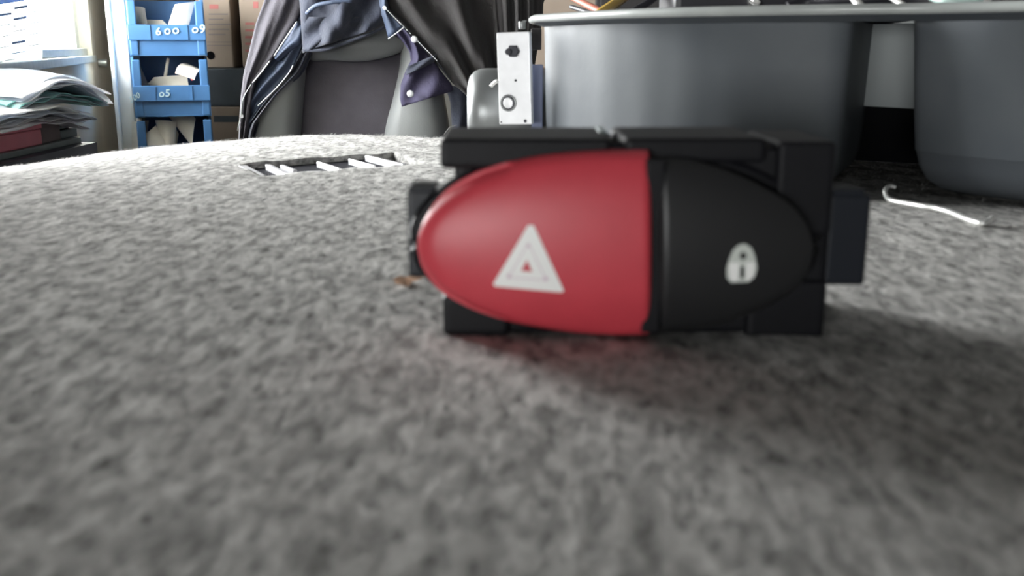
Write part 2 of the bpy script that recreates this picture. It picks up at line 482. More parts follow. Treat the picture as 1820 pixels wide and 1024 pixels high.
def lbox(name, y0, y1, x0, x1, z0, z1, m, parent=None, bev=.0015):
    return box(name, ((x0 + x1) / 2, (y0 + y1) / 2, (z0 + z1) / 2), (x1 - x0, y1 - y0, z1 - z0), m, parent, bev=bev)
fo = lbox('flat_folder', 1.17, ly(143), -.670, LX + .006, CT, B0, M['folder'])
tag(fo, 'thin grey green folder lying on the counter under the red file box', 'folder')
yr0, yr1 = 1.165, ly(81)
rb = empty('file_box', (-.65, (yr0 + yr1) / 2, B0), 'red cardboard file box under the heap of papers', 'box')
lbox('box_body', yr0, yr1, -.668, LX, B0, BT - .012, M['redbox'], rb)
lbox('box_lid', yr0, yr1 + .001, -.669, LX + .001, BT - .0115, BT, M['redbox'], rb)
yb0, yb1 = yr1 + .003, ly(117)
b2 = empty('file_box', (-.65, (yb0 + yb1) / 2, B0), 'dark brown file box next to the red file box', 'box')
lbox('box_body', yb0, yb1, -.690, LX - .002, B0, BT - .008, M['brownbox'], b2)
lbox('box_lid', yb0, yb1, -.691, LX - .001, BT - .0078, BT, M['brownbox'], b2)
yg0, yg1 = yb1 + .003, ly(149)
b3 = empty('small_case', (-.65, (yg0 + yg1) / 2, B0), 'dark green case at the far end of the file boxes', 'box')
lbox('case_body', yg0, yg1, -.690, LX - .004, B0, BT - .02, M['greenbox'], b3)
lbox('case_lid', yg0, yg1, -.691, LX - .006, BT - .0195, BT - .004, M['greenbox'], b3, bev=.005)
# heaped sheets, each arched over the ones below
rnd = random.Random(11)
ORD = ['lowest', 'second', 'third', 'fourth', 'fifth', 'sixth', 'seventh', 'eighth', 'ninth', 'tenth']
def heap(n, px0, px1, z0, z1, dl, dr, pk, mats, label, cat, group, jit):
    for i in range(n):
        t = i / max(n - 1, 1)
        ya, yb = ly(px0 + rnd.uniform(-jit, jit)), ly(px1 + rnd.uniform(-jit, jit) - jit * t)
        z = z0 + (z1 - z0) * t
        xf = LX + (.026 if 'lower' in label else .012) + rnd.uniform(-.008, .010)
        xf2 = LX + (.022 if 'lower' in label else .010) + rnd.uniform(-.014, .012)
        xa, xb = wallx(ya) + .008, max(wallx(yb) + .008, xf2 - .10)
        q = [(xf, ya, z), (xf2, yb, z + rnd.uniform(-.002, .002)), (xb, yb, z), (xa, ya, z)]
        cr_ = [(rnd.uniform(4, 22), rnd.uniform(2, 9), rnd.uniform(0, 6.3), rnd.uniform(.0004, .0013)) for _ in range(6)]
        sag = rnd.uniform(.008, .017) * (.35 + .65 * t)
        l_, r_ = dl * rnd.uniform(.8, 1.15), dr * rnd.uniform(.75, 1.15)
        def fold(u, v):
            h = -(l_ * (max(0, pk - u) / pk) ** 1.7) - r_ * (max(0, u - pk) / (1 - pk)) ** 1.8
            for fu, fv, ph, am in cr_: h += am * math.sin(fu * u + fv * v + ph) * (.6 + .9 * abs(u - .4))
            return h - sag * (1 - v) ** 2.2 + .0015 * math.sin(5 * u + 3 * pk) * (1 - v)
        o = slab('paper_sheet', q, mats[i % len(mats)], None, .0012, (34, 7), 0, 50 + i, fold=fold)
        tag(o, label % ORD[i], cat, group)
heap(9, -40, 142, BT + .004, BT + .028, .004, .018, .45, [M['paper'], M['paper'], M['paperb']], 'white crumpled sheet, %s from the bottom of the lower heap on the file boxes', 'paper', 'white papers in the lower heap on the file boxes', 10)
heap(5, 18, 182, BT + .033, BT + .043, .012, .024, .50, [M['teal'], M['teal'], M['paperb']], 'teal paper sheet, %s from the bottom of the teal layer in the heap', 'paper', 'teal papers in the middle of the heap', 10)
heap(7, 30, 188, BT + .048, BT + .064, .022, .034, .52, [M['paperb'], M['paper'], M['paperb'], M['paper']], 'pale blue sheet, %s from the bottom of the uppermost heap above the teal layer', 'paper', 'papers on the top of the heap', 9)

# ---------------------------------------------------------------- far back: cartons, bins
def text_mesh(name, s, size, m, parent, loc, rot=0.0, ext=.0006, shear=0.0):
    cu = bpy.data.curves.new('t', 'FONT')
    cu.body = s; cu.size = size; cu.extrude = ext; cu.resolution_u = 3; cu.shear = shear; cu.offset = size * .012
    to = bpy.data.objects.new('t', cu); C.objects.link(to)
    dg = bpy.context.evaluated_depsgraph_get()
    me = bpy.data.meshes.new_from_object(to.evaluated_get(dg))
    bpy.data.objects.remove(to); bpy.data.curves.remove(cu)
    T = Matrix.Translation(loc) @ Matrix.Rotation(rot, 4, 'Y') @ Matrix.Rotation(PI / 2, 4, 'X')
    me.transform(T)
    me.name = name
    return fin(name, me, m, parent)
def pxbox(name, x0, y0, x1, y1, Y, dep, m, parent=None, bev=.003):
    a, b = P(x0, y0, Y), P(x1, y1, Y)
    return box(name, ((a.x + b.x) / 2, Y + dep / 2, (a.z + b.z) / 2), (abs(b.x - a.x), dep, abs(a.z - b.z)), m, parent, bev=bev)
def carton(x0, y0, x1, y1, Y, dep, label, marks=(), m=None, tape=True, name='carton'):
    a, b = P(x0, y0, Y), P(x1, y1, Y)
    e = empty(name, ((a.x + b.x) / 2, Y + dep / 2, b.z), label, 'box')
    pxbox('carton_body', x0, y0, x1, y1, Y, dep, m or M['carton'], e, .004)
    for (u0, v0, u1, v1, mm) in marks:
        q = [P(u0, v0, Y - .0006), P(u1, v0, Y - .0006), P(u1, v1, Y - .0006), P(u0, v1, Y - .0006)]
        slab('printed_mark', q, mm, e, .0006)
    return e
ck = M['cartonprint']; cr = M['cartonred']
rackY = 2.86
mk = [(372, 8, 388, 16, cr)] + [(371, 24 + 9 * i, 371 + [34, 26, 40, 36, 30][i], 26.5 + 9 * i, ck) for i in range(5)] + [(368, 74, 413, 75.5, ck), (368, 80, 413, 81.5, ck)]
c1 = carton(340, -90, 415.5, 120.5, rackY, .16, 'brown printed carton with a round dark hole behind the blue bins', mk)
hp = P(374.5, 98.5, rackY)
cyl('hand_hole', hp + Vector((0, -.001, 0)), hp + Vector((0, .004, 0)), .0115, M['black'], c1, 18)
carton(418, -90, 540, 120.5, rackY, .16, 'brown carton behind the hanging grey jacket with a red mark', [(450, 3, 459, 15, cr)] + [(436, 40 + 12 * i, 452, 44 + 12 * i, cr) for i in range(5)])
carton(352, 121.5, 520, 188.5, rackY - .02, .20, 'dark blue grey box lying between brown cartons behind the bins', m=M['darkbox'], name='dark_box')
carton(352, 189.5, 520, 262, rackY - .02, .20, 'flat brown carton with a dark label at the bottom of the stack', [(380, 206, 424, 217, M['darkbox'])])
# rear bench that carries cartons and bins
zb = P(352, 262, rackY - .02).z
rbn = empty('rear_bench', (-0.2, 2.9, FZ), 'low wooden rear bench carrying blue bins and cartons', 'bench')
# stack of three blue bins
BYF = 2.56
BX0, BX1 = P(231.5, 100, BYF).x + .0055, P(369.5, 100, BYF).x - .0055
BROT = math.radians(19)
BC = Vector(((BX0 + BX1) / 2, BYF, 0))
BT_M = Matrix.Translation(BC) @ Matrix.Rotation(BROT, 4, 'Z') @ Matrix.Translation(-BC)
def bin_at(yt, yl, yb, label):
    """yt: top of the opening, yl: front lip, yb: bottom (photograph rows)."""
    zt, zl, z0 = P(300, yt, BYF).z, P(300, yl, BYF).z, P(300, yb, BYF).z
    D = .20; t = .004
    e = empty('storage_bin', ((BX0 + BX1) / 2, BYF + D / 2, z0), label, 'storage bin', 'blue open-front bins in a stack')
    def side(x, sgn):
        bm = bmesh.new()
        prof = [(0, z0), (D, z0), (D, zt), (.05, zt), (.022, zt - .008), (0, zl + .001)]
        va = [bm.verts.new((x, BYF + y, z)) for y, z in prof]
        vb = [bm.verts.new((x + sgn * t * 1.5, BYF + y, z)) for y, z in prof]
        bm.faces.new(va); bm.faces.new(vb[::-1])
        for k in range(len(prof)):
            bm.faces.new((va[k], va[(k + 1) % len(prof)], vb[(k + 1) % len(prof)], vb[k]))
        bm_obj('side_wall', bm, M['bluebin'], e)
    side(BX0, 1); side(BX1, -1)
    cx = (BX0 + BX1) / 2; Wd = BX1 - BX0
    box('back_wall', (cx, BYF + D - t / 2, (z0 + zt) / 2), (Wd - .012, t, zt - z0), M['bluebin'], e)
    box('bin_floor', (cx, BYF + D / 2, z0 + t / 2), (Wd - .012, D, t), M['bluebin'], e)
    zm = zl - (zl - z0) * .5
    box('front_wall', (cx, BYF + t, (z0 + zl) / 2), (Wd - .013, t, zl - z0), M['bluebin'], e)
    box('front_label_panel', (cx, BYF - .003, (zm + zl) / 2), (Wd, .010, zl - zm), M['bluebin'], e, bev=.002)
    for sx in (-1, 1):
        box('corner_post', (cx + sx * (Wd / 2 - .012), BYF + .004, (z0 + zt) / 2 - .003), (.020, .012, zt - z0 - .008), M['bluebin'], e, bev=.003)
    for sx in (-.22, .26):
        box('panel_rib', (cx + sx * Wd, BYF - .0085, (zm + zl) / 2), (.003, .003, zl - zm - .002), M['bluebin'], e)
    return e
b_1 = bin_at(-4, 44, 99, 'blue plastic bin at the top of the stack marked 600 09')
b_2 = bin_at(101, 152, 207, 'blue plastic bin in the middle of the stack marked 05')
b_3 = bin_at(209, 258, 300, 'blue plastic bin at the bottom of the stack with its front hidden by felt')
def T(s, px, py, size, parent, sh=.1, rot=0.0):
    p = P(px, py, BYF - .0098)
    text_mesh('marker_writing', s, size, M['chalk'], parent, p, rot, .0004, sh)
T('6', 275, 62.5, .027, b_1); T('o', 289, 61, .031, b_1); T('o', 303, 60, .031, b_1)
T('o', 336, 58.5, .031, b_1); T('9', 349, 58.5, .030, b_1)
T('o', 281, 172, .026, b_2); T('5', 291.5, 171.5, .026, b_2)
T('500', 235, 182, .019, b_2, .3, -.55)
for e_ in (b_1, b_2, b_3):
    e_.location = BT_M @ e_.location
    e_.rotation_euler = (0, 0, BROT)
zbb = P(300, 300, BYF).z
box('bench_top', (-0.78, 2.86, zbb - .02), (.48, .62, .04), M['wood'], rbn, bev=.003)
for x in (-.98, -.58):
    box('bench_leg', (x, 2.84, (FZ + zbb - .04) / 2), (.05, .5, zbb - .04 - FZ), M['wood'], rbn, bev=.002)
gap = P(352, 262, rackY - .02).z
st = box('carton_plinth', (P(436, 200, 2.94).x, 2.94, (zbb + gap) / 2), (.26, .18, gap - zbb), M['darkbox'], None, bev=.002)
tag(st, 'low dark plinth box under the brown cartons behind the bins', 'box')
# cards stuck in the bins
def cardp(pts, Y, label, dy=(0, 0, 0, 0), fold=None, m=None):
    q = [P(px, py, Y + d) for (px, py), d in zip(pts, dy)]
    o = slab('folded_card', q, m or M['card'], None, .0016, (6, 4), .0008, len(label), fold=fold)
    o.data.transform(BT_M)
    tag(o, label, 'card', 'cream cards standing in the blue bins')
    return o
f1 = lambda u, v: -.012 * math.sin(PI * u)
cardp([(246, 12), (276, 15), (278, 60), (258, 58)], BYF + .05, 'bent cream card at the left end of the top bin', (0, .02, .0, -.0), f1)
cardp([(245, 12), (250, 14), (258, 42), (254, 46)], BYF + .03, 'narrow cream strip at the left wall of the top bin')
cardp([(324, 8), (356, 2), (342, 60), (310, 60)], BYF + .06, 'upright cream card leaning right in the top bin', (.0, -.01, -.01, .01), f1)
cardp([(276, 34), (318, 37), (330, 60), (268, 60)], BYF + .075, 'low grey cream card lying at the back of the top bin', (.05, .05, 0, 0))
cardp([(268, 148), (290, 137), (346, 133), (348, 168)], BYF + .035, 'wide cream card curling over the front of the middle bin', (.0, .03, .03, 0), lambda u, v: .008 * math.sin(3 * u))
cardp([(320, 130), (342, 112), (364, 126), (346, 142)], BYF + .02, 'cream card corner pointing up at the right of the middle bin', (.02, .03, 0, -.01), f1)
cardp([(313, 103), (318, 104), (313, 140), (307, 140)], BYF + .07, 'thin cream strip standing upright in the middle bin')
cardp([(250, 120), (285, 108), (300, 160), (250, 160)], BYF + .15, 'shaded cream card at the back left of the middle bin', (0, .01, -.02, -.03))
rt = slab('red_tape', [P(341, 137, BYF + .022), P(350, 135, BYF + .022), P(349, 142, BYF + .020), P(343, 144, BYF + .020)], M['cardred'], None, .001)
rt.data.transform(BT_M)
tag(rt, 'small red tape scrap on the card in the middle bin', 'tape')
cardp([(250, 209), (260, 209), (260, 250), (255, 252)], BYF + .02, 'bright narrow cream strip at the left of the bottom bin')
cardp([(262, 214), (290, 213), (286, 262), (262, 262)], BYF + .10, 'shaded cream card behind the others in the bottom bin')
cardp([(288, 213), (324, 217), (317, 275), (300, 275)], BYF + .045, 'tall cream card in the middle of the bottom bin', (0, 0, -.02, -.02), f1)
cardp([(256, 246), (288, 222), (305, 262), (262, 280)], BYF + .02, 'tilted cream card in front at the left of the bottom bin', (0, .02, 0, -.01), f1)
cardp([(314, 203), (340, 183), (360, 212), (350, 262)], BYF + .07, 'large tilted cream card at the right of the bottom bin', (0, .0, -.01, -.03), f1)
cardp([(322, 222), (330, 238), (326, 262), (312, 262)], BYF + .055, 'small cream card wedged beside the tall card in the bottom bin')
# cabinet and carton far behind the tray
dk = empty('dark_cabinet', (1.1, 2.95, FZ), 'dark cabinet far behind the grey tray', 'cabinet')
x0 = P(1060, 10, 2.75).x
box('cabinet_body', ((x0 + 2.2) / 2, 2.98, (FZ + H + .5) / 2), (2.2 - x0, .46, H + .5 - FZ), M['brownj'], dk, bev=.004)
for k in range(3):
    xa = x0 + .01 + k * (2.18 - x0) / 3
    box('cabinet_door', (xa + (2.18 - x0) / 6 - .004, 2.742, (FZ + H + .5) / 2), ((2.18 - x0) / 3 - .01, .018, H + .46 - FZ), M['brownj'], dk, bev=.003)
carton(930, -40, 1058, 120, 2.80, .2, 'brown carton behind the dark jacket beside the dark cabinet')
zc = P(1000, 120, 2.8).z
pd = box('cabinet_side_stand', (P(994, 0, 2.9).x, 2.9, (FZ + zc) / 2), (.21, .2, zc - FZ), M['wood'], None, bev=.004)
tag(pd, 'wooden stand under the brown carton beside the dark cabinet', 'stand')

# ---------------------------------------------------------------- chair with garments
CY = 1.80
fl = P(620, 60, CY)
ch = empty('padded_chair', (P(625, 200, CY).x, CY + .1, FZ), 'padded chair with grey vinyl edges and charcoal cloth centre under the jackets', 'chair')
def blob(name, rows, Y, bulge, m, parent, nseg=20, depth=.05):
    """rows of (py, pxl, pxr): closed cushion volume swelling towards the viewer."""
    verts, faces = [], []
    prof = []
    for k in range(nseg):
        a = 2 * PI * k / nseg
        ca_, sa_ = math.cos(a), math.sin(a)
        prof.append((math.copysign(abs(ca_) ** .7, ca_), math.copysign(abs(sa_) ** .8, sa_)))
    for (py, xl, xr) in rows:
        A, B = P(xl, py, Y), P(xr, py, Y)
        cx = (A.x + B.x) / 2; hx = (B.x - A.x) / 2
        for (c_, s_) in prof:
            verts.append(Vector((cx + hx * c_, Y - s_ * (bulge if s_ > 0 else depth), A.z)))
    n = nseg
    for i in range(len(rows) - 1):
        for k in range(n):
            faces.append((i * n + k, i * n + (k + 1) % n, (i + 1) * n + (k + 1) % n, (i + 1) * n + k))
    faces.append(tuple(range(n))); faces.append(tuple((len(rows) - 1) * n + k for k in range(n))[::-1])
    return mesh_obj(name, verts, faces, m, parent, True)
def rows(lst, k=5):
    pts = smooth_path([Vector(r) for r in lst], k)
    return [tuple(p) for p in pts]
blob('back_panel', rows([(-20, 520, 735), (60, 515, 740), (150, 515, 725), (235, 520, 715), (420, 525, 700)]), CY, .022, M['seatpanel'], ch)
blob('side_bolster', rows([(20, 500, 545), (100, 480, 545), (170, 462, 540), (235, 445, 535), (330, 432, 530), (430, 430, 528)]), CY - .02, .045, M['seatframe'], ch)
blob('side_bolster', rows([(20, 715, 770), (110, 712, 780), (170, 700, 790), (235, 684, 800), (330, 676, 806), (430, 676, 806)]), CY - .02, .05, M['seatframe'], ch)
rp = smooth_path([P(555, 88, CY - .02), P(590, 82, CY - .045), P(640, 82, CY - .055), P(690, 74, CY - .05), P(740, 58, CY - .03)], 6)
tube('head_roll', rp, [.020 + .006 * math.sin(PI * i / (len(rp) - 1)) for i in range(len(rp))], M['seatframe'], ch, 16)
zse = P(620, 430, CY).z
box('seat_cushion', (ch.location.x, CY - .20, zse - .02), (.44, .46, .09), M['seatpanel'], ch, bev=.03, seg=4)
cyl('seat_column', (ch.location.x, CY - .18, FZ + .06), (ch.location.x, CY - .18, zse - .06), .03, M['bolt'], ch)
for k in range(5):
    a = k * 2 * PI / 5 + .3
    c0 = Vector((ch.location.x, CY - .18, FZ + .07))
    e1 = c0 + Vector((math.cos(a) * .26, math.sin(a) * .26, -.03))
    tube('base_arm', [c0, e1], [.025, .015], M['plastic2'], ch)
    cyl('caster', e1 + Vector((-.012, 0, -.015)), e1 + Vector((.012, 0, -.015)), .025, M['plastic'], ch, 14)
# cloth: two side outlines, folded between them
def resample(pts, n):
    pts = [Vector((*p, 0)) for p in pts]
    L = [0]
    for a, b in zip(pts, pts[1:]): L.append(L[-1] + (b - a).length)
    out = []
    for i in range(n + 1):
        s = L[-1] * i / n
        j = 0
        while j < len(L) - 2 and L[j + 1] < s: j += 1
        t = (s - L[j]) / max(L[j + 1] - L[j], 1e-9)
        out.append(pts[j].lerp(pts[j + 1], min(t, 1)))
    return out
def cloth(name, left, right, Y, m, parent=None, bulge=.03, folds=((6, 2, .008),), th=.012, nu=26, nv=24, seed=0, dyl=0.0, dyr=0.0, dyb=0.0):
    Lp, Rp = resample(left, nv), resample(right, nv)
    rn = random.Random(seed)
    phs = [rn.uniform(0, 6.28) for _ in folds]
    front, back = [], []
    for j in range(nv + 1):
        v = j / nv
        for i in range(nu + 1):
            u = i / nu
            p = Lp[j].lerp(Rp[j], u)
            edge = math.sin(PI * u) ** .5 if 0 < u < 1 else 0
            dy = -bulge * edge + dyl * (1 - u) + dyr * u + dyb * v
            for (fu, fv, am), ph in zip(folds, phs):
                dy += am * math.sin(fu * u * PI + fv * v * PI + ph + .8 * math.sin(3 * v + ph)) * (.25 + .75 * edge)
            front.append(P(p.x, p.y, Y + dy))
            back.append(P(p.x, p.y, Y + dy) + Vector((0, th * (.3 + .7 * edge) + .002, 0)))
    verts = front + back
    K = (nu + 1) * (nv + 1)
    faces = []
    for j in range(nv):
        for i in range(nu):
            q = (j * (nu + 1) + i, j * (nu + 1) + i + 1, (j + 1) * (nu + 1) + i + 1, (j + 1) * (nu + 1) + i)
            faces.append(q[::-1]); faces.append(tuple(x + K for x in q))
    bd = [i for i in range(nu + 1)] + [j * (nu + 1) + nu for j in range(1, nv + 1)] + [nv * (nu + 1) + i for i in range(nu - 1, -1, -1)] + [j * (nu + 1) for j in range(nv - 1, 0, -1)]
    for k in range(len(bd)):
        x, y = bd[k], bd[(k + 1) % len(bd)]
        faces.append((x, y, y + K, x + K))
    return mesh_obj(name, verts, faces, m, parent, True)
def seam(name, pts, Y, r, m, parent, sm=5):
    q = smooth_path([P(x, y, Y + d) for (x, y, d) in pts], sm)
    return tube(name, q, r, m, parent, 6)
# left grey jacket
gj = empty('work_jacket', P(470, 235, CY - .08), 'grey violet jacket with silver piping and blue lining at the left of the chair', 'jacket')
cloth('jacket_front', [(478, -60), (470, 0), (455, 40), (433, 130), (427, 180), (421, 300)],
      [(548, -60), (542, 0), (527, 39), (486, 103), (452, 145), (428, 300)], CY - .09, M['jacket'], gj, .007, ((3, 1, .004), (7, -2, .0015)), .02, seed=2)
cloth('blue_lining', [(540, 0), (527, 40), (484, 104), (452, 146), (434, 178), (428, 205), (424, 300)],
      [(575, 0), (552, 50), (530, 95), (521, 120), (470, 180), (440, 222), (432, 300)], CY - .080, M['lining'], gj, .006, ((3, 2, .006),), .010, seed=5)
cloth('pocket_flap', [(527, 40), (506, 72), (487, 103)], [(538, 46), (536, 76), (494, 109)], CY - .092, M['lining'], gj, .006, ((2, 1, .003),), .006, 8, 8)
cloth('inner_facing', [(560, 10), (545, 70), (520, 118), (470, 180), (438, 225), (430, 300)],
      [(600, 10), (560, 80), (540, 130), (500, 165), (462, 215), (440, 300)], CY - .055, M['navy'], gj, .012, ((4, 1, .006),), .010, seed=9)
seam('piping', [(528, 38, 0), (508, 68, 0), (487, 100, 0)], CY - .100, .0012, M['piping'], gj)
seam('piping', [(480, 108, 0), (462, 132, 0), (449, 147, 0)], CY - .100, .0013, M['piping'], gj)
seam('piping', [(521, 116, 0), (512, 132, 0), (488, 160, 0), (458, 188, 0)], CY - .095, .0010, M['piping'], gj)
seam('piping', [(447, 149, 0), (432, 176, 0), (428, 206, 0), (422, 232, 0)], CY - .100, .0008, M['alu'], gj)
sb_ = P(429.5, 207, CY - .105)
cyl('snap_button', sb_, sb_ + Vector((0, .005, 0)), .003, M['piping'], gj, 12)
# navy garment over the head roll
ng = empty('navy_jumper', P(610, 90, CY - .09), 'dark navy garment draped over the top of the chair back', 'garment')
cloth('jumper_body', [(520, -60), (532, 0), (535, 40), (538, 92)], [(700, -60), (694, 0), (690, 30), (684, 46)], CY - .10, M['navy'], ng, .03, ((4, 1.5, .012), (9, -3, .004)), .02, seed=12)
cloth('jumper_fold', [(534, 30), (536, 60), (538, 94)], [(660, 30), (640, 60), (600, 80)], CY - .105, M['navy'], ng, .015, ((3, 3, .006),), .010, seed=4)
seam('hem_seam', [(538, 90, 0), (575, 89, -.006), (606, 79, -.010), (650, 63, -.010), (684, 48, 0)], CY - .115, .003, M['navy'], ng)
seam('collar_seam', [(545, 24, 0), (562, 10, -.01), (590, 4, -.015), (625, 2, -.010)], CY - .125, .0035, M['lining'], ng)
# right dark jacket
dj = empty('dark_jacket', P(800, 200, CY - .12), 'dark brown zipped jacket with violet lining and silver snaps at the right of the chair', 'jacket')
cloth('jacket_body', [(672, -60), (676, 0), (716, 44), (760, 95), (804, 148), (835, 175), (838, 300)],
      [(1000, -60), (968, 0), (955, 40), (945, 90), (930, 150), (900, 220), (890, 300)], CY - .10, M['brownj'], dj, .05, ((7, -1, .014), (13, 2, .004)), .03, 34, 28, seed=21, dyr=.06)
cloth('sleeve_fold', [(868, -60), (872, 30), (880, 90), (885, 150)], [(968, -60), (965, 30), (955, 90), (945, 150)], CY - .09, M['brownj'], dj, .03, ((9, .4, .010),), .02, seed=7)
cloth('blue_inner_edge', [(670, -30), (676, 20), (684, 45), (690, 68)], [(684, -30), (690, 20), (704, 36), (717, 49)], CY - .125, M['lining'], dj, .004, ((2, 1, .003),), .006, 8, 12)
cloth('lining_flap', [(700, 62), (714, 72), (728, 92), (730, 108), (720, 128), (712, 150), (711, 176), (714, 190)],
      [(716, 46), (735, 66), (758, 94), (775, 114), (788, 132), (800, 146), (806, 158), (802, 163)], CY - .115, M['purple'], dj, .014, ((2.5, 4, .006),), .010, 22, 30, seed=3)
cloth('flap_fold', [(724, 118), (722, 126), (721, 134)], [(776, 96), (774, 104), (770, 112)], CY - .135, M['navy'], dj, .006, ((2, 1, .002),), .006, 12, 6)
cloth('navy_hem', [(790, 150), (800, 180), (806, 260)], [(840, 160), (842, 200), (842, 260)], CY - .07, M['navy'], dj, .012, ((3, 1, .004),), .01, 10, 10)  # dark navy is the cloth's own colour
seam('edge_stripe', [(690, 69, 0), (703, 60, 0), (717, 49, 0)], CY - .138, .0011, M['piping'], dj)
seam('zip_tape', [(682, 12, 0), (717, 50, 0), (752, 86, 0), (775, 107, 0), (804, 147, 0)], CY - .138, .0007, M['plastic2'], dj)
zt = bmesh.new()
for i in range(34):
    t = i / 33
    x = 684 + (776 - 684) * t; y = 14 + (107 - 14) * t
    if .30 < t < .62 and i % 2: continue
    p = P(x, y, CY - .141)
    add_box(zt, p, (.0022, .002, .0009), 0, mat=Matrix.Rotation(.75, 4, 'Y'))
z_ = bm_obj('zip_teeth', zt, M['piping'], dj); z_['kind'] = 'stuff'
for (x, y, r) in ((736, 70, .0056), (729, 167, .0060)):
    p = P(x, y, CY - .145)
    cyl('snap_button', p, p + Vector((0, .008, 0)), r, M['piping'], dj, 20, .002)
p = P(683, 14, CY - .143); cyl('snap_button', p, p + Vector((0, .005, 0)), .003, M['piping'], dj, 12)

# ---------------------------------------------------------------- felt shelf
SX = [-.60, -.34, -.306, -.249, -.174, -.117, -.05, .05, .9]
SZ = [-.040, -.0255, -.0205, -.0112, -.0055, -.0012, -.0050, -.004, -.004]
def sstep(a, b, x):
    t = np.clip((x - a) / (b - a), 0, 1); return t * t * (3 - 2 * t)
EDGE = .655
def zfelt(x, y):
    x = np.asarray(x, float); y = np.asarray(y, float)
    ze = np.interp(x - 0.0, SX, SZ)
    ze = sum(np.interp(x + o_, SX, SZ) for o_ in (-.04, -.025, -.012, .012, .025, .04, 0)) / 7 + .0004
    z = ze * sstep(.24, EDGE, y)
    z = z - .045 * np.clip((y - (EDGE - .012)) / .05, 0, 1) ** 2
    return z
gc = [G(466, 312), G(755, 287), G(672, 270), G(430, 291)]       # corners of the recessed grille
gz = float(np.mean([zfelt(c.x, c.y) for c in gc]))
gc = [G(466, 312, float(zfelt(gc[0].x, gc[0].y))), G(757, 287, gz), G(674, 271, gz), G(430, 291, float(zfelt(gc[3].x, gc[3].y)))]
e1 = (gc[1] - gc[0]); e2 = (gc[3] - gc[0])
def guv(x, y):
    det = e1.x * e2.y - e1.y * e2.x
    dx = x - gc[0].x; dy = y - gc[0].y
    return (dx * e2.y - dy * e2.x) / det, (e1.x * dy - e1.y * dx) / det
xs = np.unique(np.round(np.concatenate([np.arange(-.42, -.15, .006), np.arange(-.15, -.02, .0012), np.arange(-.02, .80, .005)]), 5))
ys = np.unique(np.round(np.concatenate([np.arange(-.12, .40, .005), np.arange(.40, .56, .0012), np.arange(.56, EDGE - .02, .004), np.arange(EDGE - .02, EDGE + .034, .002)]), 5))
X, Yg = np.meshgrid(xs, ys)
Z = zfelt(X, Yg)
Z += .00008 * np.sin(X * 61 + 3 * np.sin(Yg * 23)) * np.sin(Yg * 47 + 2) + .0003 * np.sin(X * 190 + Yg * 130)
U, V = guv(X, Yg)
inside = (U > 0) & (U < 1) & (V > 0) & (V < 1)
Z = np.where(inside, Z - .008, Z)
# soft hollow where the switch stands is left flat
ny, nx = X.shape
co = np.stack([X, Yg, Z], -1).reshape(-1, 3)
ii = (np.arange(ny - 1)[:, None] * nx + np.arange(nx - 1)[None, :]).ravel()
fc = np.stack([ii, ii + 1, ii + nx + 1, ii + nx], -1)
me = bpy.data.meshes.new('felt_cover')
me.vertices.add(len(co)); me.vertices.foreach_set('co', co.ravel())
me.loops.add(len(fc) * 4); me.loops.foreach_set('vertex_index', fc.ravel())
me.polygons.add(len(fc)); me.polygons.foreach_set('loop_start', np.arange(len(fc)) * 4)
me.polygons.foreach_set('loop_total', np.full(len(fc), 4))
me.update(calc_edges=True)
BZ = -.055
sh = empty('felt_shelf', (0, .28, BZ), 'grey felt covered shelf panel with a gently domed top that everything in front stands on', 'shelf')
fin('felt_cover', me, M['felt'], sh, True)
box('shelf_board', (.19, .26, BZ + .006), (1.21, .74, .012), M['wood'], sh)
# loose fibres
N = 42000
rg = np.random.default_rng(3)
dd = np.exp(rg.uniform(math.log(.075), math.log(EDGE + .015), N))
xx = (rg.uniform(-.62, .62, N)) * dd
ne = 9000
dd[:ne] = EDGE - .03 + rg.uniform(0, .05, ne); xx[:ne] = rg.uniform(-.40, .42, ne)
u_, v_ = guv(xx, dd)
keep = ~((u_ > -.02) & (u_ < 1.02) & (v_ > -.02) & (v_ < 1.02))
keep &= ~((xx > -.021) & (xx < .067) & (dd > .165) & (dd < .215))
xx, dd = xx[keep], dd[keep]; n_ = len(xx)
zz = zfelt(xx, dd)
ang = rg.normal(.9, .9, n_); ln = rg.uniform(.0008, .0026, n_); up_ = rg.uniform(.08, .75, n_) * ln
wd = .000028 + .00006 * dd
dx, dy_ = np.cos(ang) * ln, np.sin(ang) * ln
px_, py_ = -np.sin(ang) * wd, np.cos(ang) * wd
bend = rg.normal(0, .25, n_) * ln
p0 = np.stack([xx, dd, zz + .0001], -1)
p1 = np.stack([xx + dx * .5 + px_ / wd * bend * .5, dd + dy_ * .5 + py_ / wd * bend * .5, zz + up_ * .8], -1)
p2 = np.stack([xx + dx, dd + dy_, zz + up_], -1)
wv = np.stack([px_, py_, wd * .3], -1)
vv = np.stack([p0 - wv, p0 + wv, p1 - wv, p1 + wv, p2], 1).reshape(-1, 3)
b_ = np.arange(n_) * 5
f4 = np.stack([b_, b_ + 1, b_ + 3, b_ + 2], -1); f3 = np.stack([b_ + 2, b_ + 3, b_ + 4], -1)
me = bpy.data.meshes.new('felt_fibres')
me.vertices.add(len(vv)); me.vertices.foreach_set('co', vv.ravel())
lv = np.concatenate([f4.ravel(), f3.ravel()])
me.loops.add(len(lv)); me.loops.foreach_set('vertex_index', lv)
me.polygons.add(2 * n_)
me.polygons.foreach_set('loop_start', np.concatenate([np.arange(n_) * 4, 4 * n_ + np.arange(n_) * 3]))
me.polygons.foreach_set('loop_total', np.concatenate([np.full(n_, 4), np.full(n_, 3)]))
me.update(calc_edges=True)
ff = fin('felt_fibres', me, M['fibre'], sh); ff['kind'] = 'stuff'
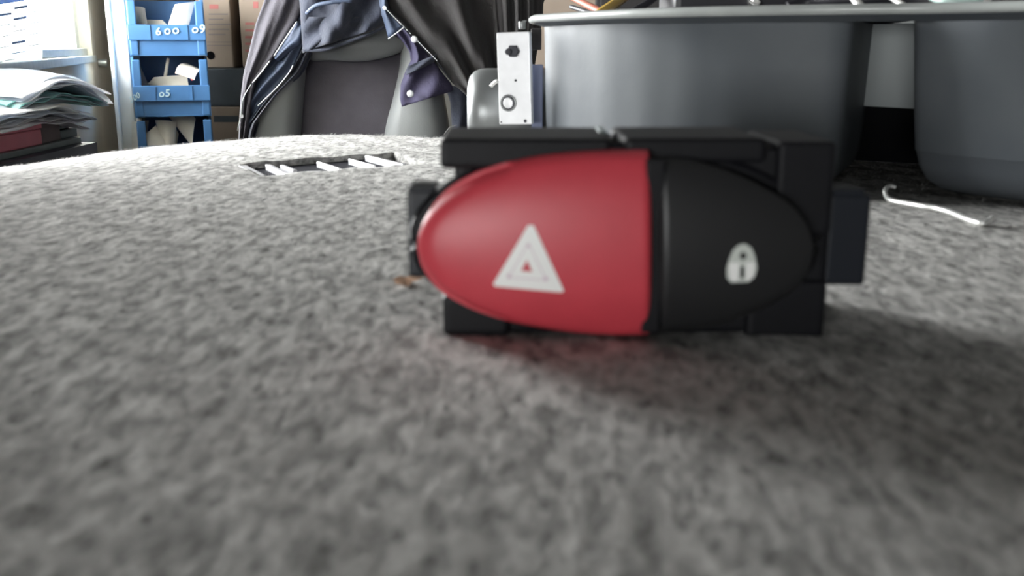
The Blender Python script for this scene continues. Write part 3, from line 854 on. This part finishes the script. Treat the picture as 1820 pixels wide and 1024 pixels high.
# recessed grille: thing part with chrome topped slats
gp = slab('recessed_grille', [gc[0] + Vector((0, 0, -.004)), gc[1] + Vector((0, 0, -.004)), gc[2] + Vector((0, 0, -.004)), gc[3] + Vector((0, 0, -.004))], M['grille'], sh, .002)
def gpt(px, py, z):
    return G(px, py, z)
for (x0, y0, x1, y1, wd_) in [(431, 293, 464, 311, .0042), (476, 291, 515, 309, .0026), (501, 292, 524, 301, .0022), (565, 286, 604, 298, .0016), (621, 281, 666, 293, .0014), (652, 275, 719, 291, .0024)]:
    za = gz + .0004
    a, b = gpt(x0, y0, za), gpt(x1, y1, za)
    d = (b - a); L = d.length
    slat = box('slat', ((a.x + b.x) / 2, (a.y + b.y) / 2, za - .0022), (L, wd_, .0040), M['chrome'], gp, rz=math.atan2(d.y, d.x), bev=.0006)
# bench under the shelf
wb = empty('workbench', (.04, .25, FZ), 'workbench under the felt covered shelf', 'bench')
box('bench_top', (.19, .25, BZ - .0205), (1.24, .78, .04), M['darktop'], wb, bev=.003)
for sx in (-.38, .76):
    for sy in (-.08, .58):
        box('bench_leg', (sx, sy, (FZ + BZ - .0405) / 2), (.05, .05, BZ - .0405 - FZ), M['bolt'], wb, bev=.003)

# ---------------------------------------------------------------- hazard switch
YF = .176
sw = empty('hazard_switch', P(1130, 598, .19) * 1.0, 'black switch unit with red warning button and black lock button on grey felt', 'switch')
sw.location.z = 0
bpy.context.view_layer.update()
def interp(pts, x):
    xs_ = [p[0] for p in pts]; ys_ = [p[1] for p in pts]
    return float(np.interp(x, xs_, ys_))
CX, CYP, AX, AY = 1110.0, 437.0, 372.0, 166.0
def domeY(px, py):
    r2 = min(((px - CX) / AX) ** 2 + ((py - CYP) / AY) ** 2, 1.0)
    return YF + .0025 - .0058 * math.sqrt(max(1 - r2 * .93, 0))
topR = [(740, 440), (743, 418), (755, 389), (784, 351), (826, 322), (876, 301), (952, 282), (1036, 273), (1100, 271), (1157, 271)]
botR = [(740, 446), (746, 477), (767, 511), (797, 536), (847, 561), (910, 580), (994, 594), (1070, 600), (1141, 602), (1157, 602)]
topB = [(1165, 281), (1225, 286), (1288, 303), (1351, 330), (1406, 364), (1435, 402), (1446, 440)]
botB = [(1165, 600), (1250, 594), (1320, 578), (1380, 552), (1420, 515), (1440, 478), (1446, 442)]
def ell(pts_top, x, s):
    return interp(pts_top, x)
def smooth1d(pts, n, key):
    q = smooth_path([Vector((p[0], p[1], 0)) for p in pts], 8)
    return [(a.x, a.y) for a in q]
topR, botR, topB, botB = [smooth1d(p, 8, 0) for p in (topR, botR, topB, botB)]
def button(name, x0, x1, top, bot, m, er, ew, recess=0.0, sharp_left=False, parent=None):
    NU, NV = 72, 44
    verts, faces = [], []
    yback = YF + .012
    for i in range(NU + 1):
        u = .5 - .5 * math.cos(PI * i / NU)
        x = x0 + (x1 - x0) * u
        t, b = interp(top, x), interp(bot, x)
        for j in range(NV + 1):
            v = .5 - .5 * math.cos(PI * j / NV)
            y = t + (b - t) * v
            # distance to the outline in photograph pixels
            dv = min(y - t, b - y)
            dsx = min(x - x0, x1 - x)
            d = min(dv, dsx) if True else dv
            # near the pointed end use the elliptical distance
            e = (1 - math.sqrt(((x - CX) / AX) ** 2 + ((y - CYP) / AY) ** 2)) * AY
            cut = (x1 - x) if x0 < 900 else (x - x0)
            d = max(min(max(e, dv if abs(x - CX) < 200 else 0), cut), 0)
            k = max(0, 1 - d / ew)
            Y = domeY(x, y) + recess + er * (1 - math.sqrt(max(0, 1 - k * k)))
            verts.append(P(x, y, YF) + Vector((0, Y - YF, 0)))
    for i in range(NU):
        for j in range(NV):
            a = i * (NV + 1) + j
            faces.append((a, a + 1, a + NV + 2, a + NV + 1))
    bd = [i * (NV + 1) for i in range(NU + 1)] + [NU * (NV + 1) + j for j in range(1, NV + 1)] + \
         [i * (NV + 1) + NV for i in range(NU - 1, -1, -1)] + [j for j in range(NV - 1, 0, -1)]
    base = len(verts)
    for k in bd:
        p = verts[k]; verts.append(Vector((p.x, yback, p.z)))
    n = len(bd)
    for k in range(n):
        faces.append((bd[k], bd[(k + 1) % n], base + (k + 1) % n, base + k))
    faces.append(tuple(base + k for k in range(n))[::-1])
    bm = bmesh.new(); me = bpy.data.meshes.new(name); me.from_pydata([tuple(v) for v in verts], [], faces)
    bm.from_mesh(me); bpy.data.meshes.remove(me)
    bmesh.ops.remove_doubles(bm, verts=bm.verts, dist=.00002)
    return bm_obj(name, bm, m, parent, True)
rbt = button('warning_button', 740, 1157, topR, botR, M['red'], .0022, 16, 0, parent=sw)
rbt['label'] = 'red warning button'
bbt = button('lock_button', 1165, 1446, topB, botB, M['button'], .0030, 20, .0006, parent=sw)
bbt['label'] = 'black lock button'
# printed marks lying on the domes
def decal(name, polys, m, parent, lift, recess=0.0):
    """polys: convex outlines in photograph pixels, laid on the dome."""
    bm = bmesh.new()
    for poly in polys:
        cx = sum(p[0] for p in poly) / len(poly); cy = sum(p[1] for p in poly) / len(poly)
        R = 5
        rings = []
        dense = []
        for a, b in zip(poly, poly[1:] + poly[:1]):
            for k in range(4): dense.append((a[0] + (b[0] - a[0]) * k / 4, a[1] + (b[1] - a[1]) * k / 4))
        def V3(x, y, l): return P(x, y, YF) + Vector((0, domeY(x, y) + recess - YF - l, 0))
        c = bm.verts.new(V3(cx, cy, lift))
        for r in range(1, R + 1):
            rings.append([bm.verts.new(V3(cx + (x - cx) * r / R, cy + (y - cy) * r / R, lift)) for x, y in dense])
        rings.append([bm.verts.new(V3(x, y, -.0001)) for x, y in dense])
        n = len(dense)
        for k in range(n):
            bm.faces.new((c, rings[0][k], rings[0][(k + 1) % n]))
            for a, b in zip(rings, rings[1:]):
                bm.faces.new((a[k], b[k], b[(k + 1) % n], a[(k + 1) % n]))
    return bm_obj(name, bm, m, parent)
decal('warning_triangle', [[(938, 396), (948, 396), (1001, 511), (997, 514), (879, 505), (877, 500)]], M['white'], rbt, .00012)
def stroke(a, b, w_):
    dx_, dy__ = b[0] - a[0], b[1] - a[1]; L = math.hypot(dx_, dy__); nx_, ny_ = -dy__ / L * w_ / 2, dx_ / L * w_ / 2
    return [(a[0] + nx_, a[1] + ny_), (b[0] + nx_, b[1] + ny_), (b[0] - nx_, b[1] - ny_), (a[0] - nx_, a[1] - ny_)]
decal('triangle_line', [stroke((938, 428), (905, 486), 1.6), stroke((940, 428), (969, 490), 1.6), stroke((905, 488), (969, 492), 1.6)], M['pink'], rbt, .00017)
decal('triangle_dots', [[(935, 431), (938, 426), (942, 431), (938, 436)], [(900, 487), (904, 481), (909, 484), (905, 492)], [(965, 489), (969, 484), (974, 490), (970, 495)]], M['pink'], rbt, .00020)
decal('triangle_centre', [[(936, 457), (945, 477), (926, 476)]], M['red'], rbt, .00022)
def circ(cx, cy, rx, ry, n=14): return [(cx + rx * math.cos(2 * PI * k / n), cy + ry * math.sin(2 * PI * k / n)) for k in range(n)]
decal('padlock_mark', [[(1310, 431), (1321, 430), (1332, 438), (1338, 452), (1342, 474), (1338, 489), (1328, 498), (1296, 499), (1288, 490), (1287, 474), (1292, 456), (1299, 440)]], M['lock'], bbt, .00012, .0006)
decal('padlock_holes', [circ(1316.5, 451, 6, 6.5), [(1312, 470), (1319, 470), (1319, 490), (1312, 490)]], M['button'], bbt, .00018, .0006)
decal('padlock_body', [[(1291, 463), (1310, 463), (1308, 496), (1294, 494)], [(1322, 463), (1338, 463), (1337, 487), (1328, 495), (1322, 495)]], M['white'], bbt, .00015, .0006)
# housing
def hb(name, x0, y0, x1, y1, Y0, Y1, m, bev=.0008, seg=3):
    a, b = P(x0, y0, Y0), P(x1, y1, Y0)
    return box(name, ((a.x + b.x) / 2, (Y0 + Y1) / 2, (a.z + b.z) / 2), (abs(b.x - a.x), Y1 - Y0, abs(a.z - b.z)), m, sw, bev=bev, seg=seg)
YH = .183
zt_ = P(1100, 262, YH).z
hous = hb('housing', 806, 262, 1462, 594, YH, .214, M['plastic'], .0015)
hb('top_flange', 781, 247, 1086, 301, YH - .0020, .208, M['plastic'], .0012)
hb('top_flange', 1110, 246, 1362, 290, YH - .0016, .208, M['plastic'], .0012)
hb('top_flange', 1384, 252, 1476, 420, YH - .0016, .207, M['plastic'], .0012)
hb('lower_flange', 786, 527, 905, 598, YH - .0015, .206, M['plastic'], .0012)
hb('lower_flange', 1330, 500, 1464, 603, YH - .0015, .206, M['plastic'], .0012)
hb('button_divider', 1150, 284, 1172, 592, YF - .0012, .186, M['plastic'], .0004)
# raised surround that follows the two buttons
sr = []
for k in range(64):
    a = 2 * PI * k / 64
    sr.append(P(1100 + 366 * math.cos(a), 438 + 165 * math.sin(a), YF) + Vector((0, .0075, 0)))
tube('button_surround', sr, .0016, M['plastic'], sw, 8, True)
# side clips
def clip(x0, x1, y0, y1, Yc, m, sgn):
    hb('side_clip', x0, y0, x1, y1, Yc, Yc + .0045, m, .0010)
    hb('clip_arm', *( (x1 - 6, y0 + 60, 815, y1 - 40) if sgn < 0 else (1455, y0 + 30, x0 + 6, y1 - 30)), Yc + .001, Yc + .006, M['plastic'], .0006)
clip(722, 776, 338, 494, YH + .001, M['plastic2'], -1)
clip(1474, 1537, 346, 508, YH + .001, M['plastic2'], 1)
hb('clip_lip', 724, 333, 775, 345, YH + .0005, YH + .010, M['plastic2'], .0006)
hb('clip_lip', 1474, 336, 1538, 350, YH + .0005, YH + .010, M['plastic2'], .0006)
for (x, y) in ((1069, 236), (1107, 250), (1372, 255)):
    a = P(x, y, .199)
    cyl('pale_notch', a + Vector((0, -.004, 0)), a + Vector((0, .006, 0)), .0009, M['folder'], sw, 12, .0003)  # pale pegs stand in for the light notches along the housing top

# ---------------------------------------------------------------- crumb of leaf left of the switch
lc = G(722, 505)
vts = []; fcs = []
rn = random.Random(5)
out = []
for k in range(18):
    a = 2 * PI * k / 18
    r = .0024 * (1 + .45 * math.sin(3 * a + 1) + rn.uniform(-.25, .25))
    out.append(Vector((lc.x + r * math.cos(a) * 1.25, lc.y + r * math.sin(a) * .8, .0009 + .0009 * math.sin(2 * a + 1) + rn.uniform(0, .0004))))
bm = bmesh.new()
tp = [bm.verts.new(p) for p in out]; bt = [bm.verts.new(p - Vector((0, 0, .0003))) for p in out]
ct_ = bm.verts.new((lc.x, lc.y, .0018)); cbm = bm.verts.new((lc.x, lc.y, .0014))
for k in range(18):
    j = (k + 1) % 18
    bm.faces.new((ct_, tp[k], tp[j])); bm.faces.new((cbm, bt[j], bt[k])); bm.faces.new((tp[k], bt[k], bt[j], tp[j]))
tag(bm_obj('leaf_crumb', bm, M['leaf']), 'small dry brown leaf crumb on the felt left of the switch', 'leaf')

# ---------------------------------------------------------------- moulded grey tray
RZ = H + .0118
tr = empty('moulded_tray', (.17, .42, 0), 'large dark grey moulded plastic tray with a rolled rim behind the switch', 'tray')
def at(px, d, z): return Vector(((px - 910) / F * d * 1.0, d, z))
def round_poly(pts, rad, seg=5):
    out = []
    n = len(pts)
    for i in range(n):
        p = Vector(pts[i][:2]); r = pts[i][2] if len(pts[i]) > 2 else rad
        a = Vector(pts[i - 1][:2]); b = Vector(pts[(i + 1) % n][:2])
        if r <= 0: out.append(p); continue
        da = (a - p); db = (b - p)
        r1 = min(r, da.length * .45, db.length * .45)
        q0 = p + da.normalized() * r1; q1 = p + db.normalized() * r1
        for k in range(seg + 1):
            t = k / seg
            out.append(q0 * (1 - t) ** 2 + p * 2 * t * (1 - t) + q1 * t * t)
    return out
def inset(poly, d):
    n = len(poly)
    area = sum(poly[i].x * poly[(i + 1) % n].y - poly[(i + 1) % n].x * poly[i].y for i in range(n))
    sg = 1 if area > 0 else -1
    out = []
    for i in range(n):
        t = (poly[(i + 1) % n] - poly[i - 1])
        if t.length < 1e-9: out.append(poly[i].copy()); continue
        t.normalize()
        out.append(poly[i] + Vector((-t.y, t.x)) * d * sg)
    return out
def lobe(name, pts, levels, m, rad=.006, wall=.0022, wob=0.0, parent=tr):
    poly = round_poly(pts, rad)
    # densify long edges
    dn = []
    for a, b in zip(poly, poly[1:] + poly[:1]):
        k = max(1, int((b - a).length / .006))
        for j in range(k): dn.append(a.lerp(b, j / k))
    bm = bmesh.new()
    rings = []
    for (z, ins) in levels:
        pp = inset(dn, ins + (0))
        rings.append([bm.verts.new((p.x, p.y, z)) for p in pp])
    zb_ = levels[-1][0]
    for (z, ins) in [(zb_ + wall, levels[-1][1] + wall)] + [(z, i_ + wall) for z, i_ in levels[-2::-1]]:
        pp = inset(dn, ins)
        rings.append([bm.verts.new((p.x, p.y, z)) for p in pp])
    n = len(dn)
    K = len(levels)
    for i, (a, b) in enumerate(zip(rings, rings[1:])):
        if i == K - 1: continue
        for k in range(n): bm.faces.new((a[k], a[(k + 1) % n], b[(k + 1) % n], b[k]))
    a, b = rings[-1], rings[0]
    for k in range(n): bm.faces.new((a[k], a[(k + 1) % n], b[(k + 1) % n], b[k]))
    bm.faces.new(rings[K - 1]); bm.faces.new(rings[K])
    o = bm_obj(name, bm, m, parent, True)
    o.data.set_sharp_from_angle(angle=math.radians(35))
    return o
def xy(px, d): return ((px - 910) / F * d, d)
zr = RZ - .0035
Lp = [(*xy(963, .480), .004), (*xy(1010, .444), 0), (*xy(1070, .418), 0), (*xy(1140, .399), 0), (*xy(1215, .385), 0), (*xy(1300, .374), 0), (*xy(1400, .366), 0), (*xy(1494, .361), .010),
      (*xy(1532, .43), .008), (.19, .53, .01), (.05, .56, .01)]
lobe('left_compartment', Lp, [(zr, 0), (.055, .0002), (.04, .0006), (.02, .0012), (.010, .0018), (.005, .0035), (.0022, .007)], M['tray'], .006)
Rp_ = [(*xy(1597, .366), .006), (*xy(1660, .350), 0), (*xy(1740, .336), 0), (*xy(1850, .320), 0), (*xy(1960, .310), 0), (*xy(2080, .303), .01), (.30, .47, .01), (.213, .50, .008)]
lobe('right_compartment', Rp_, [(zr, 0), (.045, .0016), (.030, .0030), (.0165, .0045), (.0160, .0050), (.011, .0064), (.006, .0095), (.0025, .015), (.0010, .021)], M['tray'], .006)
# web between the two, black pieces behind put the recess shade into colour
wa, wb_ = Vector(xy(1526, .428)), Vector(xy(1640, .405))
c_ = (wa + wb_) / 2
zw = P(1560, 190, .42).z
box('web_panel', (c_.x, c_.y, (zr + zw) / 2), ((wb_ - wa).length, .003, zr - zw), M['web'], tr, rz=math.atan2((wb_ - wa).y, (wb_ - wa).x))
lobe('shade_well', [(.150, .475, .008), (.185, .455, .008), (.24, .52, .008), (.16, .545, .008)], [(zr - .001, 0), (.004, .001), (.0015, .003)], M['black'], .006)
box('shade_backing', (.181, .452, (zr) / 2), (.085, .003, zr - .004), M['black'], tr, rz=-.45)
# rolled rim
rimpts = [xy(952, .468), xy(980, .452), xy(1020, .430), xy(1080, .406), xy(1140, .390), xy(1215, .376), xy(1300, .365), xy(1400, .355), xy(1500, .347), xy(1600, .341), xy(1700, .331), xy(1830, .315), xy(1960, .304), xy(2090, .297)]
rim = [Vector((x, y, RZ)) for x, y in rimpts] + [Vector((.235, .35, RZ)), Vector((.315, .48, RZ)), Vector((.20, .565, RZ)), Vector((.045, .58, RZ)), Vector((.013, .52, RZ))]
rp2 = smooth_path(rim + [rim[0]], 6)[:-1]
tube('rolled_rim', rp2, .0021, M['traylip'], tr, 12, True, .85)
# flange strip joining rim and compartments
fl_in = []
bm = bmesh.new()
cen = sum((Vector((p.x, p.y)) for p in rp2), Vector((0, 0))) / len(rp2)
ring_o = [Vector((p.x, p.y)) for p in rp2]
ri = inset(ring_o, .0075)
n = len(ring_o)
top = [[bm.verts.new((p.x, p.y, z)) for p in rr] for rr, z in ((ring_o, RZ - .0004), (ri, RZ - .0004), (ri, zr - .0004), (ring_o, RZ - .0016))]
for a, b in zip(top, top[1:] + top[:1]):
    for k in range(n): bm.faces.new((a[k], a[(k + 1) % n], b[(k + 1) % n], b[k]))
bm_obj('rim_flange', bm, M['tray'], tr)
box('bridge_strip', ((P(1495, 0, .36).x + P(1600, 0, .4).x) / 2 + .012, .42, RZ - .0015), (.036, .12, .0016), M['tray'], tr, rz=-.2)

# ---------------------------------------------------------------- things lying on the tray
def hose(name, pts, r, m, label, cat, group=None):
    q = smooth_path([P(x, y, d) for x, y, d in pts], 8)
    return tag(tube(name, q, r, m, None, 10), label, cat, group)
hose('yellow_tube', [(1062, 28, .45), (1078, 17, .46), (1100, 2, .48), (1120, -12, .50), (1150, -22, .53)], .0024, M['yellow'], 'glossy yellow tube rising from the left of the grey tray', 'tube')
hose('thin_cable', [(1000, -14, .60), (1030, 2, .56), (1062, 18, .50), (1085, 30, .47)], .0018, M['rust'], 'red brown cable crossing behind the yellow tube at the tray rim', 'cable')
hose('thin_cable', [(1015, 12, .62), (1040, 20, .58), (1066, 30, .52)], .0013, M['cable'], 'short dark cable under the red brown cable at the tray rim', 'cable')
hose('thin_cable', [(1120, 24, .46), (1150, 6, .47), (1175, -12, .48), (1200, -26, .50)], .0016, M['cable'], 'dark cable leaning up just right of the yellow tube', 'cable')
hose('metal_rod', [(1215, 22, .47), (1222, 5, .475), (1228, -14, .48)], .0007, M['wire'], 'thin silver rod standing in the middle of the tray', 'rod')
hose('metal_rod', [(1512, -14, .37), (1522, 2, .365), (1531, 14, .36)], .0015, M['wire'], 'short bright silver rod over the rim left of the pale tubing', 'rod')
hose('metal_rod', [(1565, -18, .38), (1590, -1, .37), (1606, 10, .362)], .0011, M['wire'], 'slim silver rod slanting down to the rim beside the pale tubing', 'rod')
hose('pale_tubing', [(1655, -6, .36), (1680, 3, .352), (1712, 1, .35), (1745, -3, .35)], .0014, mat('pale_green_tube', (.5, .66, .62), .3), 'pale green tubing lying on the right part of the tray', 'tube')
hose('thin_cable', [(1400, 16, .44), (1440, 4, .44), (1500, 0, .43), (1600, -4, .42), (1700, 6, .41), (1830, -6, .40)], .0032, M['cable'], 'thick dark cable running along the right part of the tray', 'cable')
# connector block on the tray (dark, with bright clip)
kb_ = empty('connector_block', P(1300, 16, .46), 'dark connector block with a small bright clip lying in the tray', 'connector')
pxbox('connector_body', 1200, -30, 1490, 268, .455, .05, M['cable'], kb_, .003)
pxbox('connector_latch', 1335, -8, 1350, 8, .449, .007, M['wire'], kb_, .001)
tube('clip_wire', smooth_path([P(1333, 2, .448), P(1338, 7, .447), P(1346, 8, .447), P(1350, 3, .448)], 5), .0006, M['wire'], kb_, 8)
sc_ = hose('screw_shank', [(1745, 6, .36), (1752, 0, .36), (1758, -8, .362)], .0016, M['wire'], 'small bright metal shank at the right end of the pale tubing', 'screw')

# ---------------------------------------------------------------- small motor with bright plate
mo = empty('electric_motor', G(900, 232, 0) * 1.0, 'small grey electric motor with a bright white mounting plate standing left of the tray', 'motor')
mo.location = (-.005, .49, 0); bpy.context.view_layer.update()
# plate: slightly yawed box
A1, A2 = P(881, 57, .470), P(946, 52, .470)
A3 = P(914, 222, .470)
pc = Vector(((A1.x + A2.x) / 2 + .0006, .474, (A1.z + A3.z) / 2))
pw, ph_ = (A2.x - A1.x) * .97, A1.z - A3.z
yaw = -.35
Rm = Matrix.Rotation(yaw, 4, 'Z') @ Matrix.Rotation(math.radians(-1.8), 4, 'Y')
bm = bmesh.new(); add_box(bm, pc, (pw, .0035, ph_), bev=.0006, mat=Rm)
bm_obj('mounting_plate', bm, M['steel'], mo)
def onplate(px, py): 
    p = P(px, py, .470)
    return p
nrm = Rm.to_3x3() @ Vector((0, -1, 0))
def pl_pt(px, py, off=0.0):
    o0 = Vector((0, 0, H)); d = P(px, py, 1.0) - o0
    pp = pc + nrm * (.00175 + off)
    t = (pp - o0).dot(nrm) / d.dot(nrm)
    return o0 + d * t
q = pl_pt(905, 92); cyl('plate_bolt', q, q + nrm * .0050 + Vector((.0012, 0, 0)), .0016, M['bolt'], mo, 6, .0003)
q = pl_pt(913, 91, .001); cyl('bolt_nut', q, q + nrm * .002, .0030, M['bolt'], mo, 6, .0004)
q = pl_pt(904, 183); cyl('washer_ring', q, q + nrm * .0009, .0040, M['can'], mo, 28, .0003)
q = pl_pt(904, 183, .0008); cyl('washer_groove', q, q + nrm * .0004, .0032, M['bolt'], mo, 28)
q = pl_pt(904, 183, .001); cyl('rivet_head', q, q + nrm * .0012, .0025, M['steel'], mo, 24, .0004)
for (x, y, r) in ((917, 143, .0006), (934, 215, .0008), (891, 217, .0004)):
    q = pl_pt(x, y, -.0002); cyl('plate_hole', q, q + nrm * .0004, r, M['bolt'], mo, 10)
q = P(928, 52, .474); cyl('top_stud', q, q + Vector((0, 0, .0035)), .0016, M['can'], mo, 12, .0003)
tube('stud_wire', smooth_path([P(924, 45, .474), P(930, 38, .473), P(936, 37, .473)], 4), .0004, M['can'], mo, 6)
q = P(951, 60, .486)
box('side_flange', (P(955, 140, .486).x, .487, (A1.z - .018 + .002) / 2 + .004), (.0055, .006, A1.z - .022), M['flange'], mo, bev=.0006)
box('flange_cap', (P(953, 70, .488).x, .489, P(953, 70, .488).z), (.0050, .006, .010), M['brownj'], mo, bev=.0006)
# motor can, axis across the view
ra = .0215
cz = ra
bm = bmesh.new()
xl = P(831, 160, .505).x
prof = [(0, 0), (ra * .62, 0), (ra * .82, .0012), (ra * .93, .0035), (ra * .985, .0065), (ra, .0100), (ra, .048), (0, .048)]
rings = []
for (r_, s_) in prof:
    if r_ == 0: rings.append([bm.verts.new((xl + s_, .510, cz))])
    else: rings.append([bm.verts.new((xl + s_, .510 + r_ * math.cos(2 * PI * k / 40), cz + r_ * math.sin(2 * PI * k / 40))) for k in range(40)])
for a, b in zip(rings, rings[1:]):
    for k in range(40):
        if len(a) == 1: bm.faces.new((a[0], b[k], b[(k + 1) % 40]))
        elif len(b) == 1: bm.faces.new((a[k], b[0], a[(k + 1) % 40]))
        else: bm.faces.new((a[k], a[(k + 1) % 40], b[(k + 1) % 40], b[k]))
bm_obj('motor_can', bm, M['can'], mo, True)
tube('lug', smooth_path([P(873, 153, .476), P(879, 147, .475), P(884, 144, .474)], 4), .0009, M['wire'], mo, 8)

# ---------------------------------------------------------------- bent silver wire on the felt
wq = [(1592, 333, .0042), (1581, 331, .0046), (1573, 338, .0036), (1576, 350, .0016), (1586, 357, .0010), (1612, 362, .0010), (1640, 367, .0012), (1665, 371, .0012), (1690, 378, .0010), (1722, 391, .0008), (1745, 397, .0008), (1755, 393, .0012), (1764, 386, .0022)]
pts = smooth_path([G(x, y, z) for x, y, z in wq], 6)
tag(tube('bent_wire', pts, [.00075 + .0003 * math.sin(PI * min(1, i / len(pts)) ) for i in range(len(pts))], M['wire'], None, 8), 'bent silver wire hook lying on the felt in front of the tray', 'wire')
# stray threads
for (pp_, lab) in (([(790, 238, 0), (800, 226, .003), (812, 222, .004)], 'fine curled thread on the felt edge left of the switch'),
                   ([(607, 338, 0), (611, 332, .001), (615, 328, .002)], 'tiny pale thread on the felt below the grille')):
    z0 = -.004 if pp_[0][1] < 250 else -.001
    tag(tube('stray_thread', smooth_path([G(x, y, z0 + z + .001) for x, y, z in pp_], 5), .00018, M['fibre'], None, 5), lab, 'thread')
